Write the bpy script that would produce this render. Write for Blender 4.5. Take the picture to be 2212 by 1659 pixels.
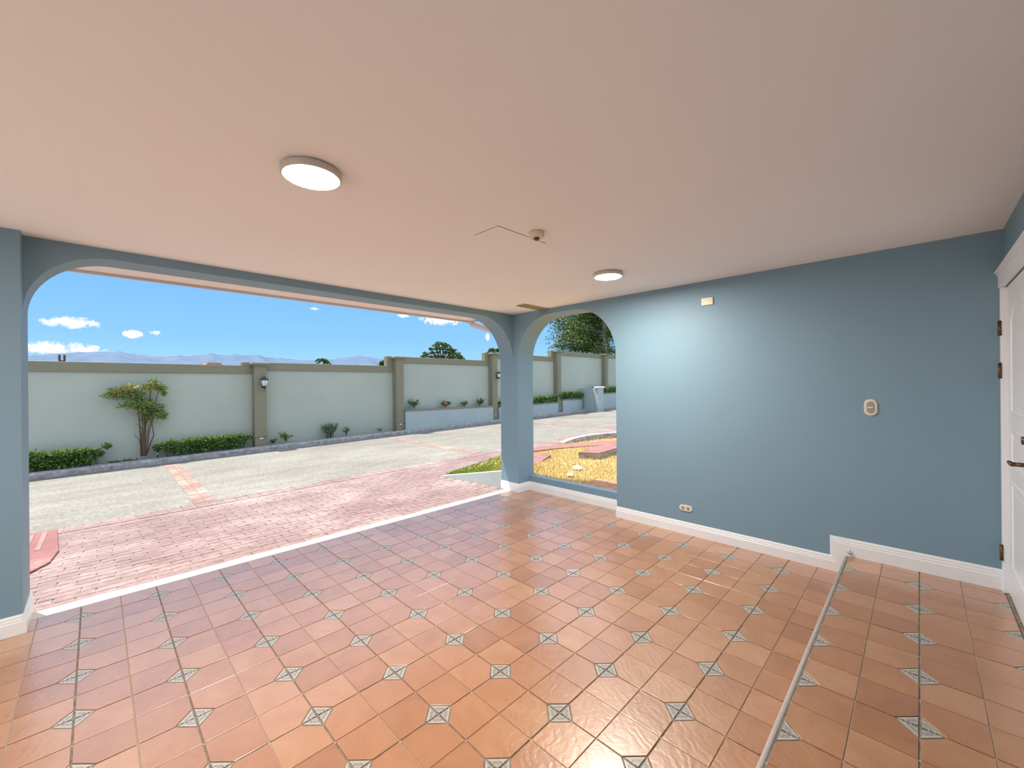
import bpy, bmesh, math, random
import numpy as np
from mathutils import Vector, Matrix, noise as mnoise
random.seed(7)
rng = np.random.RandomState(11)
scn = bpy.context.scene
COL = scn.collection
for o in list(bpy.data.objects):
    bpy.data.objects.remove(o)

# ------------------------------------------------------------------ camera
T = 0.40                                   # side of one floor tile module
C = np.array([1.60699, -1.11707, 1.54082])
YAW, PITCH, ROLL, FPX = 0.780153, 0.000135, -0.008648, 888.80
_f = np.array([-math.sin(YAW)*math.cos(PITCH), math.cos(YAW)*math.cos(PITCH), math.sin(PITCH)])
_r = np.cross(_f, [0, 0, 1.0]); _r /= np.linalg.norm(_r); _u = np.cross(_r, _f)
RR = math.cos(ROLL)*_r + math.sin(ROLL)*_u
UU = -math.sin(ROLL)*_r + math.cos(ROLL)*_u
FF = _f
cd = bpy.data.cameras.new('camera')
cam = bpy.data.objects.new('camera', cd); COL.objects.link(cam)
cd.sensor_fit = 'HORIZONTAL'; cd.sensor_width = 36.0
cd.lens = FPX/2212*36.0; cd.clip_start = 0.02; cd.clip_end = 30000
M = Matrix(((RR[0], UU[0], -FF[0], C[0]), (RR[1], UU[1], -FF[1], C[1]), (RR[2], UU[2], -FF[2], C[2]), (0, 0, 0, 1)))
cam.matrix_world = M
scn.camera = cam

def ray(px, py):
    return RR*(px-1106)/FPX - UU*(py-829.5)/FPX + FF
def hit(px, py, ax, val):
    d = ray(px, py); return C + d*((val-C[ax])/d[ax])
def pix(x, y, z):
    d = np.array([x, y, z])-C; zc = d@FF
    return (1106+FPX*(d@RR)/zc, 829.5-FPX*(d@UU)/zc, zc)

# ------------------------------------------------------------------ light
scn.view_settings.view_transform = 'Standard'
scn.view_settings.look = 'None'
scn.view_settings.exposure = 1.68
scn.view_settings.gamma = 1.0
scn.view_settings.use_curve_mapping = False
SUN_DIR = Vector((-0.40, -0.18, 1.0)).normalized()     # towards the sun
SUN_STRENGTH = 2.5
LAMP_STRENGTH = 116.0
SKY_STRENGTH = 0.345
sl = bpy.data.lights.new('sun', 'SUN'); sl.energy = SUN_STRENGTH; sl.angle = 0.0093; sl.color = (1.0, 0.94, 0.84)
so = bpy.data.objects.new('sun', sl); COL.objects.link(so)
so.rotation_euler = SUN_DIR.to_track_quat('Z', 'Y').to_euler(); so.location = (-40, -50, 120)

wd = bpy.data.worlds.new('sky'); scn.world = wd; wd.use_nodes = True
nt = wd.node_tree; nt.nodes.clear()
class NB:
    def __init__(s, t): s.t = t
    def n(s, typ, **kw):
        k = s.t.nodes.new(typ)
        for a, b in kw.items():
            setattr(k, a, b)
        return k
    def l(s, a, b): s.t.links.new(a, b)
    def math(s, op, a, b=None, c=None, clamp=False):
        k = s.n('ShaderNodeMath', operation=op); k.use_clamp = clamp
        for i, v in enumerate((a, b, c)):
            if v is None: continue
            if isinstance(v, (int, float)): k.inputs[i].default_value = v
            else: s.l(v, k.inputs[i])
        return k.outputs[0]
    def vmath(s, op, a, b=None):
        k = s.n('ShaderNodeVectorMath', operation=op)
        for i, v in enumerate((a, b)):
            if v is None: continue
            if isinstance(v, (tuple, list, Vector)): k.inputs[i].default_value = v
            else: s.l(v, k.inputs[i])
        return k.outputs['Value'] if op in ('DOT_PRODUCT', 'LENGTH', 'DISTANCE') else k.outputs[0]
    def noise(s, vec, scale, detail=4, rough=0.55, dist=0.0):
        k = s.n('ShaderNodeTexNoise'); k.inputs['Scale'].default_value = scale
        k.inputs['Detail'].default_value = detail; k.inputs['Roughness'].default_value = rough
        k.inputs['Distortion'].default_value = dist
        if vec is not None: s.l(vec, k.inputs['Vector'])
        return k.outputs['Fac']
    def ramp(s, fac, stops, interp='LINEAR'):
        k = s.n('ShaderNodeValToRGB'); e = k.color_ramp.elements; k.color_ramp.interpolation = interp
        while len(e) < len(stops): e.new(0.5)
        for el, (p, c) in zip(e, stops):
            el.position = p; el.color = (*c, 1) if len(c) == 3 else c
        s.l(fac, k.inputs[0]); return k.outputs[0]
    def mix(s, fac, a, b, mode='MIX'):
        k = s.n('ShaderNodeMix', data_type='RGBA', blend_type=mode)
        for i, v in ((0, fac), (6, a), (7, b)):
            if isinstance(v, (int, float)): k.inputs[i].default_value = v
            elif isinstance(v, (tuple, list)): k.inputs[i].default_value = (*v, 1) if len(v) == 3 else v
            else: s.l(v, k.inputs[i])
        return k.outputs[2]

W = NB(nt)
tc = W.n('ShaderNodeTexCoord'); dirv = tc.outputs['Generated']
sx = W.n('ShaderNodeSeparateXYZ'); W.l(dirv, sx.inputs[0])
sky = W.ramp(W.math('MAXIMUM', sx.outputs[2], 0.0), [(0.0, (0.42, 0.74, 1.0)), (0.10, (0.27, 0.59, 0.99)), (0.24, (0.19, 0.48, 0.96)), (0.6, (0.16, 0.38, 0.82)), (1.0, (0.12, 0.30, 0.70))])
fill_cir = W.noise(W.vmath('MULTIPLY', dirv, (2.2, 2.2, 5.0)), 1.0, 7, 0.62, 1.2)     # high cloud added above the view to whiten and lift the light
fill_cir = W.math('MULTIPLY', W.ramp(fill_cir, [(0.28, (0, 0, 0)), (0.62, (1, 1, 1))]), W.ramp(sx.outputs[2], [(0.26, (0, 0, 0)), (0.50, (0.85, 0.85, 0.85))]))
sky = W.mix(fill_cir, sky, (1.75, 1.72, 1.70))
CLOUDS = [(156, 697, 58, 15), (287, 722, 18, 10), (335, 719, 12, 6), (110, 752, 95, 17), (955, 690, 52, 15),
          (872, 681, 16, 6), (680, 667, 10, 4), (1053, 728, 5, 9), (-420, 640, 160, 28), (-900, 560, 120, 40), (1700, 560, 120, 26), (2600, 640, 200, 40), (-1500, 700, 200, 45)]
nz = W.n('ShaderNodeTexNoise'); nz.inputs['Scale'].default_value = 26; nz.inputs['Detail'].default_value = 6; nz.inputs['Roughness'].default_value = 0.6
W.l(dirv, nz.inputs['Vector'])
nz2 = W.noise(dirv, 130, 4, 0.6)
acc = None
for (cx, cy, hw, hh) in CLOUDS:
    d0 = Vector(ray(cx, cy)).normalized()
    rt = d0.cross(Vector((0, 0, 1))).normalized(); up = rt.cross(d0)
    k = float(np.linalg.norm(ray(cx, cy)))*FPX
    a = W.math('MULTIPLY', W.vmath('DOT_PRODUCT', dirv, tuple(rt)), k/hw)
    b = W.math('MULTIPLY', W.vmath('DOT_PRODUCT', dirv, tuple(up)), k/hh)
    b = W.math('ADD', b, 0.0)
    r2 = W.math('ADD', W.math('MULTIPLY', a, a), W.math('MULTIPLY', b, b))
    front = W.math('GREATER_THAN', W.vmath('DOT_PRODUCT', dirv, tuple(d0)), 0.2)
    v = W.math('SUBTRACT', W.math('MULTIPLY', W.math('SUBTRACT', 1.0, W.math('SQRT', r2)), front), W.math('MULTIPLY', W.math('SUBTRACT', 1.0, front), 5.0))
    acc = v if acc is None else W.math('MAXIMUM', acc, v)
cm = W.math('ADD', acc, W.math('MULTIPLY', W.math('SUBTRACT', nz.outputs['Fac'], 0.5), 2.0))
cm = W.math('ADD', cm, W.math('MULTIPLY', W.math('SUBTRACT', nz2, 0.5), 1.8))
cm = W.ramp(cm, [(0.10, (0, 0, 0)), (0.55, (1, 1, 1))])
cm = W.math('MULTIPLY', cm, W.ramp(acc, [(0.0, (0, 0, 0)), (0.12, (1, 1, 1))]))
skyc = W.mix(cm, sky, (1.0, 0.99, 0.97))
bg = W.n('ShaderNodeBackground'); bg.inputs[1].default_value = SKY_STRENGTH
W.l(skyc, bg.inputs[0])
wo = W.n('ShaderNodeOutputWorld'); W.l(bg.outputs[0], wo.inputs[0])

# ------------------------------------------------------------------ materials
MATS = {}
def newmat(name):
    m = bpy.data.materials.new(name); m.use_nodes = True
    m.node_tree.nodes.clear()
    b = NB(m.node_tree)
    out = b.n('ShaderNodeOutputMaterial'); p = b.n('ShaderNodeBsdfPrincipled')
    b.l(p.outputs[0], out.inputs[0])
    MATS[name] = m
    return m, b, p
def setc(b, p, v):
    if isinstance(v, (tuple, list)): p.inputs['Base Color'].default_value = (*v[:3], 1)
    else: b.l(v, p.inputs['Base Color'])
def bump(b, p, h, strength, dist=0.01):
    k = b.n('ShaderNodeBump'); k.inputs['Strength'].default_value = strength; k.inputs['Distance'].default_value = dist
    b.l(h, k.inputs['Height']); b.l(k.outputs[0], p.inputs['Normal'])
def wpos(b):
    return b.n('ShaderNodeNewGeometry').outputs['Position']
def simple(name, col, rough=0.6, var=0.06, scale=3.0, bstr=0.0, bscale=60, spec=None, metal=0.0, bdist=0.005):
    m, b, p = newmat(name)
    pos = wpos(b)
    c2 = tuple(min(1, x*(1+var)) for x in col); c1 = tuple(x*(1-var) for x in col)
    setc(b, p, b.ramp(b.noise(pos, scale), [(0.3, c1), (0.7, c2)]))
    p.inputs['Roughness'].default_value = rough; p.inputs['Metallic'].default_value = metal
    if spec is not None: p.inputs['Specular IOR Level'].default_value = spec
    if bstr: bump(b, p, b.noise(pos, bscale, 3), bstr, bdist)
    return m
simple('blue_paint', (0.198, 0.315, 0.395), 0.55, 0.02, 1.2, 0.10, 140)
simple('ceiling_paint', (0.87, 0.87, 0.865), 0.8, 0.015, 0.8, 0.06, 90)
simple('white_trim', (0.86, 0.86, 0.85), 0.38, 0.015, 4)
simple('door_white', (0.88, 0.885, 0.90), 0.32, 0.01, 4)
simple('ivory_plastic', (0.74, 0.66, 0.50), 0.35, 0.01)
simple('grey_plastic', (0.33, 0.31, 0.27), 0.4, 0.02)
simple('dark_plastic', (0.09, 0.07, 0.055), 0.4, 0.02)
simple('lamp_rim', (0.62, 0.55, 0.46), 0.45, 0.02)
simple('chrome', (0.82, 0.80, 0.78), 0.12, 0.0, metal=1.0)
simple('bronze', (0.16, 0.095, 0.05), 0.35, 0.15, 80, metal=0.85)
simple('black_metal', (0.02, 0.022, 0.025), 0.35, 0.05)
simple('grille_brown', (0.30, 0.24, 0.17), 0.5, 0.04)
simple('grille_dark', (0.035, 0.028, 0.02), 0.8, 0.04)
simple('olive_paint', (0.26, 0.235, 0.150), 0.6, 0.05, 1.5, 0.12, 90)
simple('wall_render', (0.47, 0.505, 0.42), 0.75, 0.05, 0.7, 0.25, 40)
simple('planter_blue', (0.44, 0.51, 0.49), 0.65, 0.05, 1.0, 0.15, 60)
simple('curb_concrete', (0.36, 0.345, 0.335), 0.85, 0.35, 9, 0.6, 25, bdist=0.02)
simple('soil', (0.035, 0.024, 0.015), 0.95, 0.5, 14, 0.8, 30, bdist=0.03)
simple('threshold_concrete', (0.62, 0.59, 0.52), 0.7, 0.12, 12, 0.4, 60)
simple('bounce_concrete', (0.62, 0.62, 0.60), 0.8, 0.08, 3, 0.3, 40)  # kept pale so the unseen ground behind reflects light indoors
simple('nosing_stone', (0.56, 0.50, 0.45), 0.55, 0.2, 120)
simple('bark', (0.13, 0.085, 0.05), 0.85, 0.35, 30, 0.6, 60)
simple('pale_bark', (0.42, 0.34, 0.23), 0.85, 0.25, 5, 0.5, 20)
simple('pvc_white', (0.74, 0.66, 0.62), 0.45, 0.02)
simple('soffit_paint', (0.80, 0.765, 0.74), 0.7, 0.02)
simple('fascia_paint', (0.62, 0.575, 0.555), 0.6, 0.03)
simple('white_stone', (0.85, 0.83, 0.78), 0.6, 0.08, 30, 0.3, 40)
simple('roof_tile_red', (0.62, 0.20, 0.08), 0.8, 0.15, 4)
simple('far_ground', (0.10, 0.13, 0.05), 0.95, 0.4, 0.05)
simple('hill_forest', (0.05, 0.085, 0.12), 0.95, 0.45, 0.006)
simple('red_steel', (0.33, 0.125, 0.12), 0.55, 0.25, 6, 0.3, 40)
simple('terracotta_paver', (0.40, 0.21, 0.14), 0.8, 0.25, 9, 0.4, 60)
simple('pink_slab', (0.27, 0.125, 0.12), 0.75, 0.18, 5, 0.35, 60)
simple('slab_side', (0.33, 0.28, 0.24), 0.9, 0.4, 14, 0.6, 40)
simple('rear_paint', (0.46, 0.50, 0.52), 0.7, 0.02)
simple('flower_red', (0.60, 0.12, 0.08), 0.7, 0.2, 20)

m, b, p = newmat('lamp_glow')                 # LED diffuser
p.inputs['Base Color'].default_value = (0.9, 0.88, 0.8, 1)
p.inputs['Emission Color'].default_value = (1.0, 0.95, 0.86, 1); p.inputs['Emission Strength'].default_value = LAMP_STRENGTH
m, b, p = newmat('lantern_glass')
setc(b, p, (0.90, 0.93, 0.95)); p.inputs['Roughness'].default_value = 0.12; p.inputs['Transmission Weight'].default_value = 0.15

# terracotta tile
def tile_mat(name, tint):
    m, b, p = newmat(name)
    pos = wpos(b)
    q = b.vmath('FLOOR', b.vmath('ADD', b.vmath('MULTIPLY', pos, (1/0.2, 1/0.2, 0.0)), (0, 0, 0.5)))
    wn = b.n('ShaderNodeTexWhiteNoise', noise_dimensions='3D'); b.l(q, wn.inputs['Vector'])
    off = b.vmath('ADD', pos, b.vmath('MULTIPLY', wn.outputs['Color'], (7, 7, 7)))
    cloud = b.noise(off, 6.0, 5, 0.6, 0.6)
    fine = b.noise(pos, 130, 3, 0.6)
    v = b.math('ADD', b.math('MULTIPLY', cloud, 0.65), b.math('MULTIPLY', wn.outputs['Value'], 0.35))
    c = b.ramp(v, [(0.22, tuple(x*y for x, y in zip((0.36, 0.128, 0.034), tint))), (0.5, tuple(x*y for x, y in zip((0.47, 0.192, 0.062), tint))), (0.78, tuple(x*y for x, y in zip((0.56, 0.270, 0.115), tint)))])
    c = b.mix(b.ramp(fine, [(0.35, (0.22, 0.22, 0.22)), (0.6, (0, 0, 0))]), c, (0.42, 0.18, 0.07))
    setc(b, p, c)
    p.inputs['Roughness'].default_value = 0.34
    p.inputs['IOR'].default_value = 1.85
    p.inputs['Coat Weight'].default_value = 1.0; p.inputs['Coat Roughness'].default_value = 0.24; p.inputs['Coat IOR'].default_value = 1.75
    wv = b.n('ShaderNodeTexWave', bands_direction='DIAGONAL'); wv.inputs['Scale'].default_value = 9; wv.inputs['Distortion'].default_value = 14; wv.inputs['Detail'].default_value = 3
    b.l(off, wv.inputs['Vector'])
    h = b.math('ADD', b.math('MULTIPLY', wv.outputs['Fac'], 0.5), b.math('ADD', b.noise(off, 55, 4, 0.6), b.math('MULTIPLY', fine, 0.15)))
    bump(b, p, h, 0.30, 0.004)
tile_mat('tile_terracotta', (1, 1, 1))
m, b, p = newmat('grout')
pos = wpos(b); sg = b.n('ShaderNodeSeparateXYZ'); b.l(pos, sg.inputs[0])
dd = [b.math('ABSOLUTE', b.math('SUBTRACT', b.math('FRACT', b.math('MULTIPLY', sg.outputs[i_], 1/T)), 0.5)) for i_ in (0, 1)]
mn = b.math('LESS_THAN', b.math('MINIMUM', dd[0], dd[1]), 0.012)          # the narrow joints halfway are paler
setc(b, p, b.mix(mn, b.ramp(b.noise(pos, 25), [(0.3, (0.16, 0.125, 0.095)), (0.7, (0.34, 0.28, 0.21))]), (0.52, 0.44, 0.33))); p.inputs['Roughness'].default_value = 0.85
# glazed corner inlay with dark filigree
m, b, p = newmat('inlay_glaze')
tco = b.n('ShaderNodeTexCoord'); ab = b.vmath('ABSOLUTE', tco.outputs['Object'])
sxy = b.n('ShaderNodeSeparateXYZ'); b.l(ab, sxy.inputs[0])
u = b.math('ADD', sxy.outputs[0], sxy.outputs[1]); w_ = b.math('ABSOLUTE', b.math('SUBTRACT', sxy.outputs[0], sxy.outputs[1]))
cmb = b.n('ShaderNodeCombineXYZ'); b.l(u, cmb.inputs[0]); b.l(w_, cmb.inputs[1])
fil = b.math('ABSOLUTE', b.math('SUBTRACT', b.noise(cmb.outputs[0], 85, 1.0, 0.4, 1.5), 0.5))
pat = b.ramp(fil, [(0.035, (0.085, 0.065, 0.06)), (0.075, (0.56, 0.52, 0.46))])
edge = b.math('GREATER_THAN', u, 0.058)
setc(b, p, b.mix(edge, pat, (0.50, 0.45, 0.38)))
p.inputs['Roughness'].default_value = 0.22; p.inputs['IOR'].default_value = 1.6

# road concrete
m, b, p = newmat('road_concrete')
pos = wpos(b)
st = b.n('ShaderNodeMapping'); b.l(pos, st.inputs['Vector']); st.inputs['Scale'].default_value = (1.6, 0.6, 1)
mp = b.noise(st.outputs[0], 1.3, 6, 0.65); fn = b.noise(pos, 20, 6, 0.72); big = b.noise(pos, 0.35, 3)
v = b.math('ADD', b.math('MULTIPLY', mp, 0.22), b.math('ADD', b.math('MULTIPLY', fn, 0.58), b.math('MULTIPLY', big, 0.2)))
setc(b, p, b.ramp(v, [(0.37, (0.115, 0.112, 0.098)), (0.5, (0.20, 0.193, 0.172)), (0.64, (0.33, 0.32, 0.285))]))
p.inputs['Roughness'].default_value = 0.85; bump(b, p, fn, 0.2, 0.006)
# pink stamped concrete
def pink(name, c0, c1, c2):
    m, b, p = newmat(name)
    pos = wpos(b)
    n1 = b.noise(pos, 1.1, 5, 0.6); n2 = b.noise(pos, 16, 5, 0.7)
    ri = b.n('ShaderNodeObjectInfo').outputs['Random']
    v = b.math('ADD', b.math('MULTIPLY', n1, 0.55), b.math('ADD', b.math('MULTIPLY', n2, 0.40), b.math('MULTIPLY', ri, 0.05)))
    setc(b, p, b.ramp(v, [(0.35, c0), (0.5, c1), (0.66, c2)]))
    p.inputs['Roughness'].default_value = 0.7; bump(b, p, n2, 0.35, 0.008)
pink('pink_brick', (0.155, 0.092, 0.090), (0.235, 0.158, 0.152), (0.37, 0.295, 0.28))
pink('pink_joint', (0.17, 0.11, 0.105), (0.27, 0.19, 0.18), (0.40, 0.31, 0.29))
pink('red_plate', (0.17, 0.055, 0.055), (0.24, 0.095, 0.092), (0.36, 0.24, 0.21))
pink('band_sett', (0.20, 0.085, 0.078), (0.28, 0.185, 0.155), (0.40, 0.37, 0.29))
# lawn
m, b, p = newmat('lawn_blade')
pos = wpos(b); sp = b.n('ShaderNodeSeparateXYZ'); b.l(pos, sp.inputs[0])
ri = b.n('ShaderNodeNewGeometry').outputs['Random Per Island']
gx = b.math('MULTIPLY', b.math('SUBTRACT', -3.35, sp.outputs[0]), 0.9)
gy = b.math('MULTIPLY', b.math('SUBTRACT', 4.7, sp.outputs[1]), 0.55)
gf = b.math('ADD', b.math('ADD', gx, gy), b.math('MULTIPLY', b.math('SUBTRACT', b.noise(pos, 2.2), 0.5), 1.6))
gf = b.math('ADD', gf, b.math('MULTIPLY', b.math('SUBTRACT', ri, 0.5), 0.7), clamp=True)
dry = b.ramp(ri, [(0, (0.50, 0.34, 0.11)), (0.5, (0.68, 0.53, 0.23)), (1, (0.78, 0.66, 0.36))])
grn = b.ramp(ri, [(0, (0.08, 0.16, 0.012)), (0.6, (0.17, 0.29, 0.02)), (1, (0.34, 0.38, 0.06))])
setc(b, p, b.mix(b.math('MULTIPLY', gf, 1.0, clamp=True), dry, grn)); p.inputs['Roughness'].default_value = 0.8
simple('lawn_soil', (0.38, 0.28, 0.11), 0.95, 0.4, 12, 0.6, 30, bdist=0.02)
def leafmat(name, stops, rough=0.45):
    m, b, p = newmat(name)
    ri = b.n('ShaderNodeNewGeometry').outputs['Random Per Island']
    setc(b, p, b.ramp(ri, stops)); p.inputs['Roughness'].default_value = rough
    p.inputs['Subsurface Weight'].default_value = 0.0
leafmat('leaf_hedge', [(0, (0.025, 0.075, 0.012)), (0.6, (0.09, 0.20, 0.03)), (1, (0.24, 0.36, 0.08))])
leafmat('leaf_shrub', [(0, (0.07, 0.16, 0.03)), (0.5, (0.18, 0.31, 0.06)), (0.8, (0.38, 0.45, 0.11)), (1, (0.5, 0.38, 0.17))])
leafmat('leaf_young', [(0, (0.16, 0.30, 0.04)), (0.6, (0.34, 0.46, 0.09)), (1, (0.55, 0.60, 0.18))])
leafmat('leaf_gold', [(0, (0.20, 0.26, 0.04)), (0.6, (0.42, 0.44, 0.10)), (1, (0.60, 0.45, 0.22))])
leafmat('leaf_grey', [(0, (0.13, 0.19, 0.09)), (1, (0.28, 0.34, 0.18))])
leafmat('leaf_tree', [(0, (0.06, 0.11, 0.02)), (0.6, (0.13, 0.19, 0.04)), (1, (0.24, 0.25, 0.08))])
leafmat('leaf_pine', [(0, (0.02, 0.05, 0.008)), (0.6, (0.09, 0.15, 0.02)), (1, (0.22, 0.28, 0.05))])

# ------------------------------------------------------------------ mesh helpers
def mesh_obj(name, verts, faces, mat, parent=None, smooth=False, mats=None, midx=None):
    me = bpy.data.meshes.new(name)
    me.from_pydata([tuple(map(float, v)) for v in verts], [], faces)
    for mm in (mats or [mat]):
        me.materials.append(MATS[mm])
    if midx is not None:
        me.polygons.foreach_set('material_index', midx)
    if smooth:
        me.polygons.foreach_set('use_smooth', [True]*len(me.polygons))
    me.update()
    o = bpy.data.objects.new(name, me); COL.objects.link(o)
    if parent is not None: o.parent = parent
    return o
class MB:
    """collects shapes into one mesh"""
    def __init__(s): s.v = []; s.f = []
    def add(s, v, f):
        k = len(s.v); s.v += [tuple(map(float, q)) for q in v]; s.f += [tuple(i+k for i in q) for q in f]
    def box(s, x0, x1, y0, y1, z0, z1, bev=0.0):
        if bev <= 0:
            v = [(x, y, z) for z in (z0, z1) for y in (y0, y1) for x in (x0, x1)]
            s.add(v, [(0, 2, 3, 1), (4, 5, 7, 6), (0, 1, 5, 4), (2, 6, 7, 3), (0, 4, 6, 2), (1, 3, 7, 5)]); return
        bm = bmesh.new(); bmesh.ops.create_cube(bm, size=1)
        for q in bm.verts:
            q.co = Vector(((x0+x1)/2+q.co.x*(x1-x0), (y0+y1)/2+q.co.y*(y1-y0), (z0+z1)/2+q.co.z*(z1-z0)))
        bmesh.ops.bevel(bm, geom=bm.edges[:], offset=bev, segments=1, affect='EDGES')
        s.bm(bm)
    def bm(s, bm):
        bm.verts.index_update(); s.add([q.co for q in bm.verts], [tuple(q.index for q in f.verts) for f in bm.faces]); bm.free()
    def prism(s, poly, axis, a, b):
        """extrude 2D poly along axis: 'x' poly=(y,z); 'y' poly=(x,z); 'z' poly=(x,y)"""
        def mk(p, t): return (t, p[0], p[1]) if axis == 'x' else (p[0], t, p[1]) if axis == 'y' else (p[0], p[1], t)
        n = len(poly); ar = sum(poly[i][0]*poly[(i+1) % n][1]-poly[(i+1) % n][0]*poly[i][1] for i in range(n))
        if (ar < 0) != (axis == 'y'): poly = poly[::-1]
        if a > b: a, b = b, a
        v = [mk(q, a) for q in poly]+[mk(q, b) for q in poly]
        f = [tuple(reversed(range(n))), tuple(range(n, 2*n))]+[(i, (i+1) % n, n+(i+1) % n, n+i) for i in range(n)]
        s.add(v, f)
    def tube(s, pts, rad, n=6, cap=True):
        pts = [Vector(q) for q in pts]; rad = rad if isinstance(rad, (list, tuple)) else [rad]*len(pts)
        rings = []
        for i, q in enumerate(pts):
            d = (pts[min(i+1, len(pts)-1)]-pts[max(i-1, 0)]).normalized()
            a = d.cross(Vector((0, 0, 1)) if abs(d.z) < 0.9 else Vector((1, 0, 0))).normalized(); b_ = d.cross(a)
            rings.append([q+(a*math.cos(t)+b_*math.sin(t))*rad[i] for t in [2*math.pi*k/n for k in range(n)]])
        v = [q for r in rings for q in r]; f = []
        for i in range(len(pts)-1):
            for k in range(n):
                f.append((i*n+k, i*n+(k+1) % n, (i+1)*n+(k+1) % n, (i+1)*n+k))
        if cap: f += [tuple(range(n))[::-1], tuple(range((len(pts)-1)*n, len(pts)*n))]
        s.add(v, f)
    def lathe(s, prof, c, n=24):
        """prof [(r,z)] about vertical axis through c"""
        v = []; f = []
        for (r, z) in prof:
            for k in range(n):
                t = 2*math.pi*k/n; v.append((c[0]+r*math.cos(t), c[1]+r*math.sin(t), c[2]+z))
        for i in range(len(prof)-1):
            for k in range(n):
                f.append((i*n+k, i*n+(k+1) % n, (i+1)*n+(k+1) % n, (i+1)*n+k))
        f += [tuple(range(n))[::-1], tuple(range((len(prof)-1)*n, len(prof)*n))]
        s.add(v, f)
    def obj(s, name, mat, parent=None, smooth=False):
        return mesh_obj(name, s.v, s.f, mat, parent, smooth)
def empty(name, loc=(0, 0, 0)):
    o = bpy.data.objects.new(name, None); COL.objects.link(o); o.location = loc; o.empty_display_size = 0.1; return o
def tag(o, label, cat, group=None):
    o['label'] = label; o['category'] = cat
    if group: o['group'] = group
    return o
def struct(o, label=None):
    o['kind'] = 'structure'
    if label: o['label'] = label
    return o
def box(name, mat, x0, x1, y0, y1, z0, z1, parent=None, bev=0.0):
    k = MB(); k.box(x0, x1, y0, y1, z0, z1, bev); return k.obj(name, mat, parent)
def rel(o):
    """after building parts in world coordinates under an Empty at loc: keep them in place"""
    for ch in o.children:
        ch.matrix_parent_inverse = Matrix.Translation(-o.location)
def clip(poly, a, b, c):
    """keep a*x+b*y<=c"""
    out = []
    for i in range(len(poly)):
        p, q = poly[i], poly[(i+1) % len(poly)]
        dp, dq = a*p[0]+b*p[1]-c, a*q[0]+b*q[1]-c
        if dp <= 0: out.append(p)
        if (dp < 0 < dq) or (dq < 0 < dp):
            t = dp/(dp-dq); out.append((p[0]+t*(q[0]-p[0]), p[1]+t*(q[1]-p[1])))
    return out
def clip_rect(poly, x0, x1, y0, y1):
    for a, b_, c in ((1, 0, x1), (-1, 0, -x0), (0, 1, y1), (0, -1, -y0)):
        poly = clip(poly, a, b_, c)
        if len(poly) < 3: return []
    return poly
def area(poly):
    return 0.5*sum(poly[i][0]*poly[(i+1) % len(poly)][1]-poly[(i+1) % len(poly)][0]*poly[i][1] for i in range(len(poly)))
def shrink(poly, g):
    c = (sum(p[0] for p in poly)/len(poly), sum(p[1] for p in poly)/len(poly))
    out = []
    for x, y in poly:
        d = math.hypot(x-c[0], y-c[1]); k = max(0.3, 1-g/max(d, 1e-6)); out.append((c[0]+(x-c[0])*k, c[1]+(y-c[1])*k))
    return out
def pad(poly, zf, top, low, bev):
    """raised bevelled piece on a surface zf(x,y)"""
    n = len(poly); ins = shrink(poly, bev)
    v = [(x, y, zf(x, y)+low) for x, y in poly]+[(x, y, zf(x, y)+top-bev*0.5) for x, y in poly]+[(x, y, zf(x, y)+top) for x, y in ins]
    f = [tuple(range(2*n, 3*n))]
    for k in (0, 1):
        f += [(k*n+i, k*n+(i+1) % n, (k+1)*n+(i+1) % n, (k+1)*n+i) for i in range(n)]
    return v, f
def in_view(x, y, z, m=40):
    px, py, zc = pix(x, y, z)
    return zc > 0.1 and -m < px < 2212+m and -m < py < 1659+m

# ------------------------------------------------------------------ the room
XW, YW, H, XD = -2.537, 3.10, 2.537, 2.008
XO, YO = XW-0.265, YW+0.32            # outer faces of the arch walls
YB = -4.5                             # rear wall behind the camera
ZL = 0.15                             # landing
def arch(a0, a1, crown, r0, r1, n=20):
    """outline of an opening from (a0,0) up and over to (a1,0)"""
    pts = [(a0, -0.3)]
    for i in range(n+1):
        t = math.pi-(math.pi/2)*i/n; pts.append((a0+r0+r0*math.cos(t), crown-r0+r0*math.sin(t)))
    for i in range(n+1):
        t = math.pi/2-(math.pi/2)*i/n; pts.append((a1-r1+r1*math.cos(t), crown-r1+r1*math.sin(t)))
    pts.append((a1, -0.3)); return pts
def arch_wall(name, axis, lo, hi, top, openings, t0, t1, mat):
    low = [(lo, -0.3)]
    for (a0, a1, crown, r0, r1) in openings: low += arch(a0, a1, crown, r0, r1)
    low += [(hi, -0.3)]
    mk = (lambda q, t: (t, q[0], q[1])) if axis == 'x' else (lambda q, t: (q[0], t, q[1]))
    k = MB(); n = len(low); v = []
    for q in low: v += [mk(q, t0), mk(q, t1), mk((q[0], top), t0), mk((q[0], top), t1)]
    f = []
    for i in range(n-1):
        a_, c_ = 4*i, 4*(i+1)
        f.append((a_, c_, c_+1, a_+1))
        if low[i+1][0]-low[i][0] > 1e-6:
            f += [(a_, a_+2, c_+2, c_), (a_+1, c_+1, c_+3, a_+3), (a_+2, a_+3, c_+3, c_+2)]
    f += [(0, 1, 3, 2), (4*(n-1), 4*(n-1)+2, 4*(n-1)+3, 4*(n-1)+1)]
    k.add(v, f)
    o = k.obj(name, mat)
    bm = bmesh.new(); bm.from_mesh(o.data); bmesh.ops.remove_doubles(bm, verts=bm.verts[:], dist=1e-5); bmesh.ops.recalc_face_normals(bm, faces=bm.faces[:]); bm.to_mesh(o.data); bm.free()
    return struct(o)
ARCH_L = (-1.45, YW, 2.465, 0.42, 0.62)
wl = arch_wall('wall_left', 'x', YB-0.3, YO, H+0.10, [(-4.3, -1.95, 2.465, 0.42, 0.42), ARCH_L], XO, XW, 'blue_paint')  # second arch behind the camera is unseen, added to let in daylight
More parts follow.
